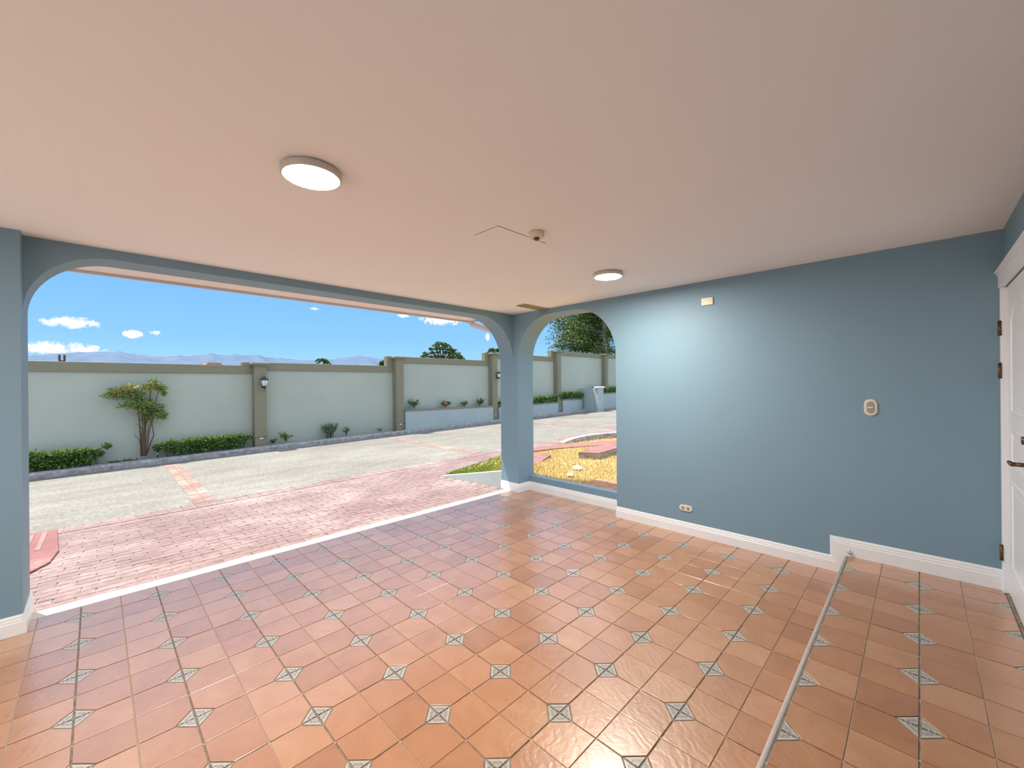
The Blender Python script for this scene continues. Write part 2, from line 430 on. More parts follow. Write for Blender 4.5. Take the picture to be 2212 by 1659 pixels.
wl['label'] = 'blue-grey garage wall with the wide arched opening to the driveway'
pil = box('pilaster', 'blue_paint', XW, -2.415, -1.95, -1.45, -0.05, H+0.02, wl)
wf = arch_wall('wall_far', 'y', XW, 2.40, H+0.10, [(-2.448, -0.879, 2.468, 0.60, 0.60)], YW, YO, 'blue_paint')
wf['label'] = 'blue-grey side wall with the small arched opening'
sill = box('sill_wall', 'blue_paint', -2.46, -0.87, 3.325, YO, -0.1, 0.205, wf)
# right wall with the door opening
k = MB(); DY0, DY1, DZ1 = 2.13, 3.055, 2.145
k.box(XD, XD+0.2, YB-0.3, DY0, -0.05, H+0.1); k.box(XD, XD+0.2, DY1, YW, -0.05, H+0.1); k.box(XD, XD+0.2, DY0, DY1, DZ1, H+0.1)
wr = struct(k.obj('wall_right', 'blue_paint'), 'blue-grey wall around the white panelled door')
arch_wall('wall_rear', 'y', XW, XD, H+0.10, [(-2.35, 1.75, 2.47, 0.42, 0.42)], YB-0.3, YB, 'blue_paint')  # unseen rear arch, opened wide to let light in from behind
# ceiling and roof eave
ceil = struct(box('ceiling', 'ceiling_paint', XW, XD+0.1, YB, YW, H, H+0.2), 'smooth flat pinkish white ceiling')
k = MB()
EX, EY = -3.60, 3.18
k.box(EX, XO, YB-0.6, EY, 2.575, 2.70); k.box(XO, 2.6, YB-0.6, YO, H+0.2, H+0.32)
eave = struct(k.obj('roof_eave', 'soffit_paint'), 'pale pink soffit of the roof overhang beyond the wide arch')
k = MB(); k.box(EX-0.03, EX, YB-0.6, EY, 2.55, 2.66); k.box(EX-0.03, XO, EY, EY+0.03, 2.55, 2.66); k.obj('fascia', 'fascia_paint', eave)
# pvc downpipe from the gutter back towards the column
dp = empty('downpipe', (-3.6, 3.2, 2.5))
k = MB(); k.tube([(-3.61, 3.225, 2.60), (-3.60, 3.23, 2.52), (-2.93, 3.24, 2.325), (-2.87, 3.30, 2.27), (-2.86, 3.34, 2.15), (-2.86, 3.34, 0.24)], 0.042, 10)
k.obj('pipe', 'pvc_white', dp, True); k = MB(); k.tube([(-3.612, 3.225, 2.60), (-3.602, 3.228, 2.53)], 0.052, 10); k.obj('collar', 'pvc_white', dp, True); rel(dp)
tag(dp, 'pale slanting rain pipe under the eave corner beyond the arch', 'rain pipe')

# ---------------- baseboards
PROF = [(0, 0), (0.016, 0), (0.016, 0.078), (0.0125, 0.082), (0.0125, 0.094), (0.009, 0.098), (0.009, 0.110), (0.004, 0.122), (0, 0.122)]
def base_run(k, p0, p1, nrm, z=0.0, prof=PROF):
    """moulded board from p0 to p1 (xy), standing out along nrm"""
    n = len(prof); v = []
    for p_ in (p0, p1):
        v += [(p_[0]+nrm[0]*a, p_[1]+nrm[1]*a, z+h) for a, h in prof]
    f = [(i, (i+1) % n, n+(i+1) % n, n+i) for i in range(n)]+[tuple(range(n)), tuple(range(2*n-1, n-1, -1))]
    k.add(v, f)
def fixn(o):
    bm = bmesh.new(); bm.from_mesh(o.data); bmesh.ops.recalc_face_normals(bm, faces=bm.faces[:]); bm.to_mesh(o.data); bm.free(); return o
k = MB(); base_run(k, (-0.879, YW), (1.1219, YW), (0, -1)); base_run(k, (1.2101, YW), (XD, YW), (0, -1), ZL, [(a, h*1.1) for a, h in PROF])
# the step in the board: upright piece with its mouldings turned round the corner
for g, dpt in ((0.0, 0.0045), (0.011, 0.0095), (0.026, 0.0130), (0.042, 0.0162)): k.box(1.08+g, 1.21, YW-dpt, YW, 0.0, ZL+0.134-g*1.06)
bf = struct(fixn(k.obj('baseboard_far', 'white_trim')), 'white moulded baseboard that steps up with the landing')
k = MB(); base_run(k, (-2.448, 3.325), (-0.879, 3.325), (0, -1)); base_run(k, (-2.448, YW), (-2.448, 3.325), (1, 0)); base_run(k, (XO, YW), (-2.448+0.016, YW), (0, -1)); base_run(k, (-0.879, YW), (-0.879, 3.325), (-1, 0))
struct(fixn(k.obj('baseboard_corner', 'white_trim')), 'white moulded baseboard round the corner column and low sill wall')
k = MB(); base_run(k, (-2.415, -1.95), (-2.415, -1.4501), (1, 0)); base_run(k, (XO, -1.45), (-2.415+0.0157, -1.45), (0, 1))
struct(fixn(k.obj('baseboard_left', 'white_trim')), 'white moulded baseboard round the pilaster at the left edge')
k = MB(); base_run(k, (XD, YB), (XD, DY0-0.07), (-1, 0), ZL)
struct(fixn(k.obj('baseboard_right', 'white_trim')))

# ---------------- floors made of tiles
flr = struct(box('floor', 'grout', -2.60, 1.18, YB, 3.33, -0.12, -0.0045), 'terracotta tile floor with grey corner inlays')
lnd = struct(box('floor_landing', 'grout', 1.18, XD+0.05, YB, YW+0.02, -0.12, ZL-0.0045), 'raised tiled landing in front of the white door')
CUT, GM, GS = 0.072, 0.0038, 0.0022
def gen_tiles(rects, x0, x1, y0, y1):
    tiles, inl = [], []
    for i in range(math.floor(x0/T)-1, math.ceil(x1/T)+1):
        for j in range(math.floor(y0/T)-1, math.ceil(y1/T)+1):
            nx, ny = i*T, j*T
            for sx_ in (1, -1):
                for sy_ in (1, -1):
                    q = [(CUT+0.003, GM), (0.2-GS, GM), (0.2-GS, 0.2-GS), (GM, 0.2-GS), (GM, CUT+0.003)]
                    q = [(nx+sx_*a, ny+sy_*b_) for a, b_ in q]
                    if sx_*sy_ < 0: q = q[::-1]
                    t3 = [(GM, GM), (CUT-0.006, GM), (GM, CUT-0.006)]
                    t3 = [(nx+sx_*a, ny+sy_*b_) for a, b_ in t3]
                    if sx_*sy_ < 0: t3 = t3[::-1]
                    for rc in rects:
                        c_ = clip_rect(q, *rc)
                        if len(c_) >= 3 and abs(area(c_)) > 2e-4: tiles.append(c_)
                        c_ = clip_rect(t3, *rc)
                        if len(c_) >= 3 and abs(area(c_)) > 2e-5: inl.append(((i, j), c_))
    return tiles, inl
def vis_area(poly, z):
    c = (sum(p_[0] for p_ in poly)/len(poly), sum(p_[1] for p_ in poly)/len(poly))
    if not in_view(c[0], c[1], z, 60): return 0
    pp = [pix(x, y, z) for x, y in poly]
    if min(q[2] for q in pp) < 0.05: return 0
    return abs(area([(q[0], q[1]) for q in pp]))
def build_tiles(parent, rects, ext, z):
    tiles, inl = gen_tiles(rects, *ext)
    tiles.sort(key=lambda q: -vis_area(q, z))
    rest = MB()
    for n_, q in enumerate(tiles):
        tx, ty = rng.uniform(-0.0025, 0.0025, 2); dz = rng.uniform(-0.0004, 0.0004)
        cx = sum(p_[0] for p_ in q)/len(q); cy = sum(p_[1] for p_ in q)/len(q)
        zf = lambda x, y: z+dz+tx*(x-cx)+ty*(y-cy)
        if n_ < 300 and vis_area(q, z) > 20:
            v, f = pad([(x-cx, y-cy) for x, y in q], lambda x, y: dz+tx*x+ty*y, 0.0, -0.006, 0.0014)
            o = mesh_obj('tile', v, f, 'tile_terracotta', parent); o.location = (cx, cy, z)
        else:
            rest.add(*pad(q, zf, 0.0, -0.006, 0.0014))
    if rest.v:
        o = rest.obj('tile', 'tile_terracotta', parent); o['kind'] = 'stuff'
    nodes = {}
    for key, q in inl: nodes.setdefault(key, []).append(q)
    for (i, j), qs in nodes.items():
        k = MB()
        for q in qs:
            v, f = pad([(x-i*T, y-j*T) for x, y in q], lambda x, y: 0, -0.0005, -0.006, 0.0008); k.add(v, f)
        if in_view(i*T, j*T, z, 80):
            o = k.obj('inlay', 'inlay_glaze', parent); o.location = (i*T, j*T, z)
build_tiles(flr, [(-2.598, 1.176, -4.5, YW), (-2.45, -0.878, YW, 3.322)], (-2.8, 1.3, -6.2, 3.5), 0.0)
build_tiles(lnd, [(1.205, XD+0.03, -4.5, YW)], (1.0, 2.2, -6.2, 3.2), ZL)
k = MB(); k.tube([(1.188, YB, ZL-0.010), (1.188, YW-0.018, ZL-0.010)], 0.0120, 10); k.obj('nosing', 'nosing_stone', lnd, True)
box('riser', 'tile_terracotta', 1.176, 1.182, YB, YW-0.017, 0.0, ZL-0.022, lnd)
k = MB()                                 # irregular cement threshold under the wide arch
ys = np.linspace(-1.45, YW, 60); v = []; f = []
for i, y in enumerate(ys):
    o1 = -2.745+0.014*mnoise.noise((y*2.3, 0, 0))
    v += [(-2.60, y, -0.10), (-2.60, y, 0.000), (o1+0.012, y, -0.002), (o1, y, -0.012), (o1, y, -0.14)]
    if i:
        for q in range(4): f.append(((i-1)*5+q, (i-1)*5+q+1, i*5+q+1, i*5+q))
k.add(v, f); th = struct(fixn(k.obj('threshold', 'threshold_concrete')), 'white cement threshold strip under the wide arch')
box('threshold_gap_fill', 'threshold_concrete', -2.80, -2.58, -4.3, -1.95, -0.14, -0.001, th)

# ---------------- door
dr = empty('door_1', (XD, 2.6, ZL)); struct(dr, 'white panelled door with bronze lever at the right edge')
leaf = box('leaf', 'door_white', XD+0.006, XD+0.046, DY0+0.004, DY1-0.016, ZL+0.008, DZ1-0.004, dr, 0.002)
k = MB(); k.box(XD-0.020, XD+0.03, DY1-0.016, YW-0.001, ZL, DZ1, 0.003); k.box(XD-0.020, XD+0.03, DY0-0.08, DY0+0.002, ZL, DZ1, 0.003); fr_ = k.obj('frame', 'door_white', dr)
k = MB(); k.box(XD-0.026, XD, DY0-0.10, YW-0.002, DZ1, DZ1+0.085, 0.002); k.box(XD-0.034, XD, DY0-0.11, YW-0.002, DZ1+0.085, DZ1+0.098, 0.002); k.box(XD-0.042, XD, DY0-0.12, YW-0.002, DZ1+0.098, DZ1+0.110, 0.002); k.obj('header', 'door_white', dr)
def panel(y0, y1, z0, z1, rise):
    def outline(g):
        a0, a1, b0, b1 = y0+g, y1-g, z0+g, z1-g
        pts = [(a0, b0), (a1, b0)]
        if rise > 0:
            for i in range(13):
                t = i/12; y = a1+(a0-a1)*t; pts.append((y, b1-rise+rise*math.sin(math.pi*t)**0.6 if 0 < t < 1 else b1-rise))
        else: pts += [(a1, b1), (a0, b1)]
        return pts
    X = XD+0.006
    rings = [(0.0, X), (0.008, X-0.008), (0.020, X-0.006), (0.028, X+0.004), (0.048, X+0.002), (0.060, X-0.003)]
    v = []; n_ = len(outline(0))
    for g, x in rings: v += [(x, a, b_) for a, b_ in outline(g)]
    f = [tuple(range((len(rings)-1)*n_, len(rings)*n_))]
    for r_ in range(len(rings)-1):
        f += [(r_*n_+i, r_*n_+(i+1) % n_, (r_+1)*n_+(i+1) % n_, (r_+1)*n_+i) for i in range(n_)]
    k = MB(); k.add(v, f); o = fixn(k.obj('panel', 'door_white', leaf))
    return o
PY0, PY1 = 2.32, 2.865
panel(PY0, PY1, 1.325, 2.03, 0.11); panel(PY0, PY1, 1.005, 1.235, 0); panel(PY0, PY1, 0.36, 0.915, 0)
for z0, z1 in ((1.83, 1.92), (1.55, 1.645), (0.36, 0.455)):
    k = MB(); k.tube([(XD-0.024, DY1-0.012, z0), (XD-0.024, DY1-0.012, z1)], 0.009, 10)
    for q in range(4): k.lathe([(0.0105, 0), (0.0105, 0.004)], (XD-0.024, DY1-0.012, z0+(z1-z0)*(q+0.1)/4), 10)
    k.lathe([(0.011, 0), (0.005, 0.010)], (XD-0.024, DY1-0.012, z1), 10); k.obj('hinge', 'bronze', dr, True)
hd = MB(); hd.tube([(XD+0.006, 2.205, 1.105), (1.945, 2.205, 1.105)], 0.011, 10); hd.tube([(1.945, 2.195, 1.105), (1.942, 2.25, 1.107), (1.944, 2.31, 1.103)], [0.011, 0.010, 0.007], 10); hd.box(XD-0.004, XD+0.007, 2.18, 2.23, 1.03, 1.26, 0.003)
hd.obj('handle', 'bronze', leaf, True)
k = MB(); k.tube([(XD-0.014, 2.36, 1.215), (XD+0.006, 2.36, 1.215)], 0.022, 14); k.obj('lock', 'bronze', leaf, True)
box('sill_strip', 'grout', XD+0.0, XD+0.05, DY0, DY1, ZL-0.002, ZL+0.006, dr)
rel(dr)

# ---------------- ceiling fittings
def ceiling_light(x, y, label):
    e = empty('ceiling_light', (x, y, H))
    k = MB(); k.lathe([(0.118, 0.0), (0.128, -0.006), (0.130, -0.030), (0.126, -0.036), (0.119, -0.036), (0.118, -0.030), (0.01, -0.030)], (x, y, H), 40); fixn(k.obj('rim', 'lamp_rim', e, True))
    k = MB(); k.lathe([(0.1175, -0.0305), (0.1170, -0.0345), (0.06, -0.0350), (0.01, -0.0350)], (x, y, H), 40); fixn(k.obj('diffuser', 'lamp_glow', e, True))
    rel(e); tag(e, label, 'ceiling lamp', 'round flush ceiling lamps')
ceiling_light(-0.385, -0.41, 'lit round flush ceiling lamp nearest the camera, left of the hatch')
ceiling_light(-0.39, 2.15, 'lit round flush ceiling lamp close to the plain blue wall')
ceiling_light(-0.385, -2.95, 'added unseen ceiling lamp behind the camera that brightens the garage')  # unseen third lamp, added to brighten the room
hp = struct(box('trim_1', 'ceiling_paint', -0.495, -0.270, 0.668, 1.127, H-0.003, H+0.005), 'flush rectangular access hatch in the ceiling')
k = MB()
for q in ((-0.500, -0.495, 0.663, 1.132), (-0.270, -0.265, 0.663, 1.132), (-0.495, -0.270, 0.663, 0.668), (-0.495, -0.270, 1.127, 1.132)): k.box(*q, H-0.0006, H+0.004)
k.obj('shadow_gap', 'grille_brown', hp)
e = empty('motion_detector', (-0.175, 0.925, H)); k = MB(); k.lathe([(0.046, 0.0), (0.050, -0.004), (0.050, -0.030), (0.044, -0.037), (0.02, -0.037)], (-0.175, 0.925, H), 28); fixn(k.obj('body', 'ivory_plastic', e, True))
k = MB(); k.lathe([(0.020, -0.036), (0.019, -0.045), (0.013, -0.052), (0.003, -0.055)], (-0.175, 0.925, H), 20); fixn(k.obj('sensor_dome', 'dark_plastic', e, True)); rel(e)
tag(e, 'small round ivory detector with dark dome beside the ceiling hatch', 'detector')
e = empty('ceiling_vent', (-1.95, 2.87, H))
A, B_, C_, D_ = (-1.945, 2.64), (-1.815, 2.64), (-1.90, 3.095), (-2.03, 3.095)
k = MB(); k.box(-2.005, -1.875, 2.64, 3.098, H-0.003, H+0.003); k.obj('backing', 'grille_dark', e)
k = MB()
for q in ((-2.015, -1.998, 2.63, 3.098), (-1.882, -1.865, 2.63, 3.098), (-1.998, -1.882, 2.63, 2.647), (-1.998, -1.882, 3.081, 3.098)): k.box(*q, H-0.011, H+0.001, 0.002)
k.obj('frame', 'grille_brown', e)
for q in range(6):
    x = -1.985+q*0.0185
    k = MB(); k.prism([(x, H-0.009), (x+0.002, H-0.009), (x+0.012, H-0.003), (x+0.010, H-0.003)], 'y', 2.647, 3.081); k.obj('slat', 'grille_brown', e)
rel(e); tag(e, 'brown slotted ceiling grille against the wall above the small arch', 'vent')

# ---------------- wall fittings on the far wall
def stadium(w, h, n=12):
    r = w/2; pts = []
    for i in range(n+1):
        t = math.pi*i/n; pts.append((r*math.cos(t), h/2-r+r*math.sin(t)))
    for i in range(n+1):
        t = math.pi+math.pi*i/n; pts.append((r*math.cos(t), -h/2+r+r*math.sin(t)))
    return pts
def rounded(cx, cz, pts, y_out, y_in, bev=0.004):
    k = MB(); n_ = len(pts); s_ = shrink(pts, bev)
    v = [(cx+a, y_in, cz+b_) for a, b_ in pts]+[(cx+a, y_out+bev*0.6, cz+b_) for a, b_ in pts]+[(cx+a, y_out, cz+b_) for a, b_ in s_]
    k.add(v, [tuple(range(2*n_, 3*n_))]+[(r_*n_+i, r_*n_+(i+1) % n_, (r_+1)*n_+(i+1) % n_, (r_+1)*n_+i) for r_ in (0, 1) for i in range(n_)])
    return k
e = empty('light_switch', (1.339, YW, 1.336))
fixn(rounded(1.339, 1.336, [(a, b_) for a, b_ in stadium(0.078, 0.128)], YW-0.009, YW).obj('plate', 'ivory_plastic', e))
fixn(rounded(1.339, 1.336, stadium(0.046, 0.092), YW-0.0115, YW-0.008, 0.002).obj('insert', 'grey_plastic', e))
box('rocker', 'ivory_plastic', 1.339-0.017, 1.339+0.016, YW-0.017, YW-0.010, 1.330, 1.342, e, 0.001); rel(e)
tag(e, 'oval ivory light switch with grey centre on the plain blue wall', 'light switch')
e = empty('power_outlet', (-0.090, YW, 0.263))
fixn(rounded(-0.090, 0.263, [(b_, a) for a, b_ in stadium(0.060, 0.132)], YW-0.009, YW).obj('plate', 'ivory_plastic', e))
for dx in (-0.026, 0.026):
    so_ = rounded(-0.090+dx, 0.263, stadium(0.028, 0.034), YW-0.012, YW-0.008, 0.002).obj('socket', 'grey_plastic', e); fixn(so_)
    k = MB()
    for s_ in (-0.006, 0.006): k.box(-0.090+dx+s_-0.0012, -0.090+dx+s_+0.0012, YW-0.0126, YW-0.0115, 0.262, 0.271)
    k.box(-0.090+dx-0.002, -0.090+dx+0.002, YW-0.0126, YW-0.0115, 0.252, 0.256); k.obj('slots', 'dark_plastic', so_)
rel(e); tag(e, 'oval ivory double power outlet low on the blue wall', 'power outlet')
e = empty('junction_cover', (0.138, YW, 2.333)); box('plate', 'ivory_plastic', 0.083, 0.193, YW-0.014, YW, 2.297, 2.369, e, 0.003)
for s_ in (-0.043, 0.043):
    k = MB(); k.tube([(0.138+s_, YW-0.0155, 2.333), (0.138+s_, YW-0.012, 2.333)], 0.0035, 8); k.obj('screw', 'grey_plastic', e)
rel(e); tag(e, 'small rectangular ivory cover plate high on the blue wall', 'cover plate')
e = empty('door_stop', (1.205, YW-0.016, 0.187)); k = MB()
k.tube([(1.205, YW-0.0165, 0.187), (1.205, YW-0.022, 0.187)], 0.014, 14); k.obj('flange', 'chrome', e, True)
bm = bmesh.new(); bmesh.ops.create_uvsphere(bm, u_segments=18, v_segments=12, radius=0.0155)
for q in bm.verts: q.co = q.co+Vector((1.205, YW-0.037, 0.187))
k = MB(); k.bm(bm); k.obj('ball', 'chrome', e, True); rel(e)
tag(e, 'small chrome ball door stop on the baseboard above the step', 'door stop')

# ------------------------------------------------------------------ outdoors
def zg(X, Y):
    d = max(0.0, XW-X)
    b_ = 0.012*d/3.6 if d < 3.6 else 0.012+0.004*(d-3.6)/6.6
    return -0.04-0.04*d+b_*(min(Y, 30)-YW)
def gnd(px, py, off=0.0, zf=None):
    zf = zf or zg
    d = ray(px, py); lo, hi = 0.5, 80.0
    for _ in range(60):
        m_ = (lo+hi)/2; q = C+m_*d
        if q[2]-zf(q[0], q[1])-off > 0: lo = m_
        else: hi = m_
    return C+lo*d
def sstep(t): t = min(1, max(0, t)); return t*t*(3-2*t)
def lawn_z(X, Y):
    t = sstep((-2.85-X)/1.9)
    return (0.14)*(1-t)+(zg(X, Y)+0.012)*t
def sheet(name, x0, x1, y0, y1, nx, ny, zf, off, mat, thick=0.15):
    xs_, ys_ = np.linspace(x0, x1, nx+1), np.linspace(y0, y1, ny+1)
    v = [(x, y, zf(x, y)+off) for y in ys_ for x in xs_]
    f = [(j*(nx+1)+i, j*(nx+1)+i+1, (j+1)*(nx+1)+i+1, (j+1)*(nx+1)+i) for j in range(ny) for i in range(nx)]
    return mesh_obj(name, v, f, mat)
XE = XW-3.6                                  # outer edge of the stamped paving
XK = XW-10.2                                 # face of the far kerb
XPF, XWF = -13.037, -13.337                  # pillar fronts and wall face
dv = struct(sheet('driveway', XE, -2.62, -9, 16, 14, 50, zg, -0.006, 'pink_joint'), 'pink stamped concrete driveway in brick pattern')
road = struct(sheet('road', XK-0.3, XE, -14, 34, 16, 96, zg, 0.0, 'road_concrete'), 'weathered grey concrete road rising along the boundary wall')
struct(box('ground_far', 'far_ground', -7000, -13.6, -6000, 6000, -3.0, -0.9), 'open ground beyond the boundary wall')
struct(box('bounce_yard', 'bounce_concrete', -2.6, 12, -22, YB-0.3, -0.2, -0.04))  # unseen pale ground, added to bounce light up to the ceiling
struct(box('ground_near', 'far_ground', XE, 60, -60, 60, -1.2, -0.9))
# stamped bricks
def lawn_edge(Y):
    return -4.62-0.70*(min(Y, 5.5)-3.42)/2.08 if Y > 3.42 else -4.62
bricks = []
BW, BL, G = 0.112, 0.232, 0.0042
xx = -2.765; row = 0
while xx-BW > XE+0.36:
    y = -9.0+(row % 2)*BL/2+rng.uniform(-0.02, 0.02)
    while y < 14:
        q = [(xx-BW+G, y+G), (xx-G, y+G), (xx-G, y+BL-G), (xx-BW+G, y+BL-G)]
        cx, cy = xx-BW/2, y+BL/2
        if cy < 3.27: q = clip(q, 0, 1, 3.268)
        elif cx > lawn_edge(cy)-0.02: q = []
        if len(q) >= 3 and cy > -5: bricks.append(q)
        y += BL
    xx -= BW; row += 1
y = -9.0
while y < 14:
    bricks.append([(XE+G, y+G), (XE+0.345-G, y+G), (XE+0.345-G, y+0.165-G), (XE+G, y+0.165-G)]); y += 0.165
def bvis(q):
    c = (sum(p_[0] for p_ in q)/len(q), sum(p_[1] for p_ in q)/len(q)); px, py, zc = pix(c[0], c[1], zg(*c))
    if zc < 0.1 or px < 62 or px > 1340 or not (900 < py < 1330): return 0
    if 1083 < px < 1150: return 0
    pp = [pix(x, y_, zg(x, y_)) for x, y_ in q]; return abs(area([(a[0], a[1]) for a in pp]))
bricks = [(bvis(q), q) for q in bricks]; bricks.sort(key=lambda t: -t[0])
rest = MB()
for n_, (a, q) in enumerate(bricks):
    j = rng.uniform(-0.001, 0.001)
    q = [(x+rng.uniform(-.003, .003), y_+rng.uniform(-.003, .003)) for x, y_ in q]
    if n_ < 300 and a > 5:
        cx = sum(p_[0] for p_ in q)/len(q); cy = sum(p_[1] for p_ in q)/len(q); z0 = zg(cx, cy)
        v, f = pad([(x-cx, y_-cy) for x, y_ in q], lambda x, y_: zg(x+cx, y_+cy)-z0, 0.0015+j, -0.008, 0.003)
        o = mesh_obj('brick', v, f, 'pink_brick', dv); o.location = (cx, cy, z0)
    else: rest.add(*pad(q, zg, 0.0015+j, -0.008, 0.003))
o = rest.obj('brick', 'pink_brick', dv); o['kind'] = 'stuff'
# bands of setts crossing the road
def band(n0, n1, w):
    (xa, ya), (xb, yb) = n0, n1
    N = 15
    for i in range(N):
        for c_ in (0, 1):
            t0, t1 = i/N+0.002, (i+1)/N-0.002
            p0 = (xa+(xb-xa)*t0, ya+(yb-ya)*t0); p1 = (xa+(xb-xa)*t1, ya+(yb-ya)*t1)
            a0, a1 = w*c_/2+0.004, w*(c_+1)/2-0.004
            q = [(p0[0], p0[1]+a0), (p0[0], p0[1]+a1), (p1[0], p1[1]+a1), (p1[0], p1[1]+a0)]
            if area(q) < 0: q = q[::-1]
            cx = sum(p_[0] for p_ in q)/4; cy = sum(p_[1] for p_ in q)/4; z0 = zg(cx, cy)
            v, f = pad([(x-cx, y_-cy) for x, y_ in q], lambda x, y_: zg(x+cx, y_+cy)-z0, 0.006+rng.uniform(-.001, .001), -0.02, 0.004)
            o = mesh_obj('sett', v, f, 'band_sett', road); o.location = (cx, cy, z0)
band((XE-0.01, -0.10), (XK+0.55, 0.10), 0.30); band((XE-0.01, 5.35), (XK+0.75, 6.15), 0.32); band((XE-0.01, 11.9), (XK+0.4, 12.8), 0.36)
# kerb and planting strip
k = MB(); ys = np.arange(-14, 34.01, 0.25); v = []; f = []
for i, y in enumerate(ys):
    z = zg(XK, y); r_ = lambda s_: 0.010*mnoise.noise((y*3.1, s_*7.3, 0))
    v += [(XK+0.03+r_(0), y, z-0.06), (XK+0.012+r_(1), y, z+0.085+r_(2)), (XK-0.02+r_(3), y, z+0.125+r_(4)*0.6), (XK-0.21+r_(5), y, z+0.135+r_(6)*0.6), (XK-0.215, y, z-0.1)]
    if i:
        for q in range(4): f.append(((i-1)*5+q, (i-1)*5+q+1, i*5+q+1, i*5+q))
k.add(v, f); struct(fixn(k.obj('curb', 'curb_concrete')), 'rough grey concrete kerb along the boundary wall')
struct(sheet('planting_strip', XWF-0.02, XK-0.19, -14, 34, 5, 192, lambda x, y: zg(XK, y)+0.04+0.03*mnoise.noise((x*6, y*4, 3)), 0.03, 'soil'), 'dark soil strip between kerb and boundary wall')

# ---------------- boundary wall
PY = [-2.45, 2.50, 7.37, 12.52, 17.55, 22.60, 27.6]
PT = [2.19, 2.28, 2.67, 3.06, 3.43, 3.47, 3.5]
bw = empty('wall_boundary', (XWF, 0, -0.6)); struct(bw, 'tall pale green boundary wall with olive coping and pillars')
for i in range(len(PY)-1):
    y0, y1 = PY[i]+0.165, PY[i+1]-0.165
    if i == 0: y0 = -14
    ct = PT[i]+0.02 if i else 2.19
    box('panel', 'wall_render', XWF-0.15, XWF, y0, y1, -0.9, ct-0.25, bw)
    k = MB(); k.box(XWF-0.19, XWF+0.045, y0, y1, ct-0.25, ct, 0.006)
    if PT[i+1] > ct+0.03: k.box(XWF-0.19, XWF+0.045, y1-0.27, y1, ct, PT[i+1]+0.015, 0.006)
    k.obj('coping', 'olive_paint', bw)
PLAQUE = []
for i in range(1, len(PY)):
    y, t = PY[i], PT[i]; zb = zg(XPF, y)-0.1
    sh = box('pillar', 'olive_paint', XWF-0.19, XPF, y-0.165, y+0.165, zb, t-0.09, bw, 0.008)
    k = MB(); k.box(XWF-0.20, XPF+0.03, y-0.20, y+0.20, t-0.13, t-0.075, 0.008); k.box(XWF-0.22, XPF+0.07, y-0.245, y+0.245, t-0.075, t, 0.008); k.obj('cap', 'olive_paint', sh)
    zt = zg(XK, y)+0.42
    k = MB(); k.box(XPF-0.02, XPF+0.022, y-0.185, y+0.185, zt, zt+0.065, 0.005); k.obj('base_band', 'olive_paint', sh)
    if i in (1, 2, 3, 4): box('plaque', 'white_trim', XPF, XPF+0.012, y-0.035, y+0.06, zt-0.075, zt-0.035, sh, 0.002)
rel(bw)
# planters along the foot of the wall
def planter(name, y0, y1, zt0, zt1, label, xf=-12.95, curve=0.0):
    e = empty(name, (xf, (y0+y1)/2, zg(XK, (y0+y1)/2)))
    N = 10; v = []; f = []; cv = []; cf = []
    for i in range(N+1):
        t = i/N; y = y0+(y1-y0)*t; zt = zt0+(zt1-zt0)*t; x = xf-curve*t**3; zb = zg(XK, y)-0.05
        v += [(x, y, zb), (x, y, zt-0.06), (x-0.13, y, zt-0.06), (x-0.13, y, zb)]
        cv += [(x+0.018, y, zt-0.062), (x+0.018, y, zt), (x-0.15, y, zt), (x-0.15, y, zt-0.062)]
        if i:
            for L in (f,): L += [((i-1)*4+q, (i-1)*4+(q+1) % 4, i*4+(q+1) % 4, i*4+q) for q in range(4)]
    f2 = f+[(0, 1, 2, 3), (N*4+3, N*4+2, N*4+1, N*4)]
    fixn(mesh_obj('front_wall', v, f2, 'planter_blue', e)); fixn(mesh_obj('coping', cv, f2, 'olive_paint', e))
    k = MB(); k.prism([(y0, zt0-0.5), (y1, zt1-0.5), (y1, zt1-0.09), (y0, zt0-0.09)], 'x', XWF+0.002, xf-0.131-curve*0.4); k.obj('soil', 'soil', e)
    for a in (y0, y1-0.1): box('end_wall', 'planter_blue', XWF+0.002, xf-0.131-(curve if a > y0 else 0), a, a+0.1, zg(XK, a)-0.05, (zt0 if a == y0 else zt1)-0.06, e)
    rel(e); tag(e, label, 'planter', 'raised planters along the boundary wall'); return e
planter('raised_planter', 7.56, 12.30, 0.545, 0.515, 'long pale blue planter with olive coping holding the roses')
planter('raised_planter', 12.72, 17.32, 0.46, 0.505, 'pale blue planter of clipped hedge left of the narrow olive post')
planter('raised_planter', 17.76, 19.83, 0.635, 0.615, 'pale blue planter of clipped hedge between olive post and wing wall', curve=0.12)
planter('raised_planter', 20.56, 26.5, 0.90, 0.95, 'pale blue planter to the right of the white-capped wing wall')
# wing wall with capped end post
e = empty('wing_wall', (-12.6, 20.2, zg(-12.6, 20.2)))
box('panel', 'planter_blue', XWF+0.002, -12.18, 19.95, 20.4, zg(-12.6, 20.2)-0.1, 1.24, e, 0.006)
box('post', 'planter_blue', -12.18, -11.98, 19.87, 20.49, zg(-12, 20.2)-0.1, 1.25, e, 0.006)
box('cap', 'white_trim', -12.22, -11.93, 19.80, 20.56, 1.25, 1.35, e, 0.02); rel(e)
tag(e, 'pale blue wing wall ending in a white-capped post', 'garden wall')

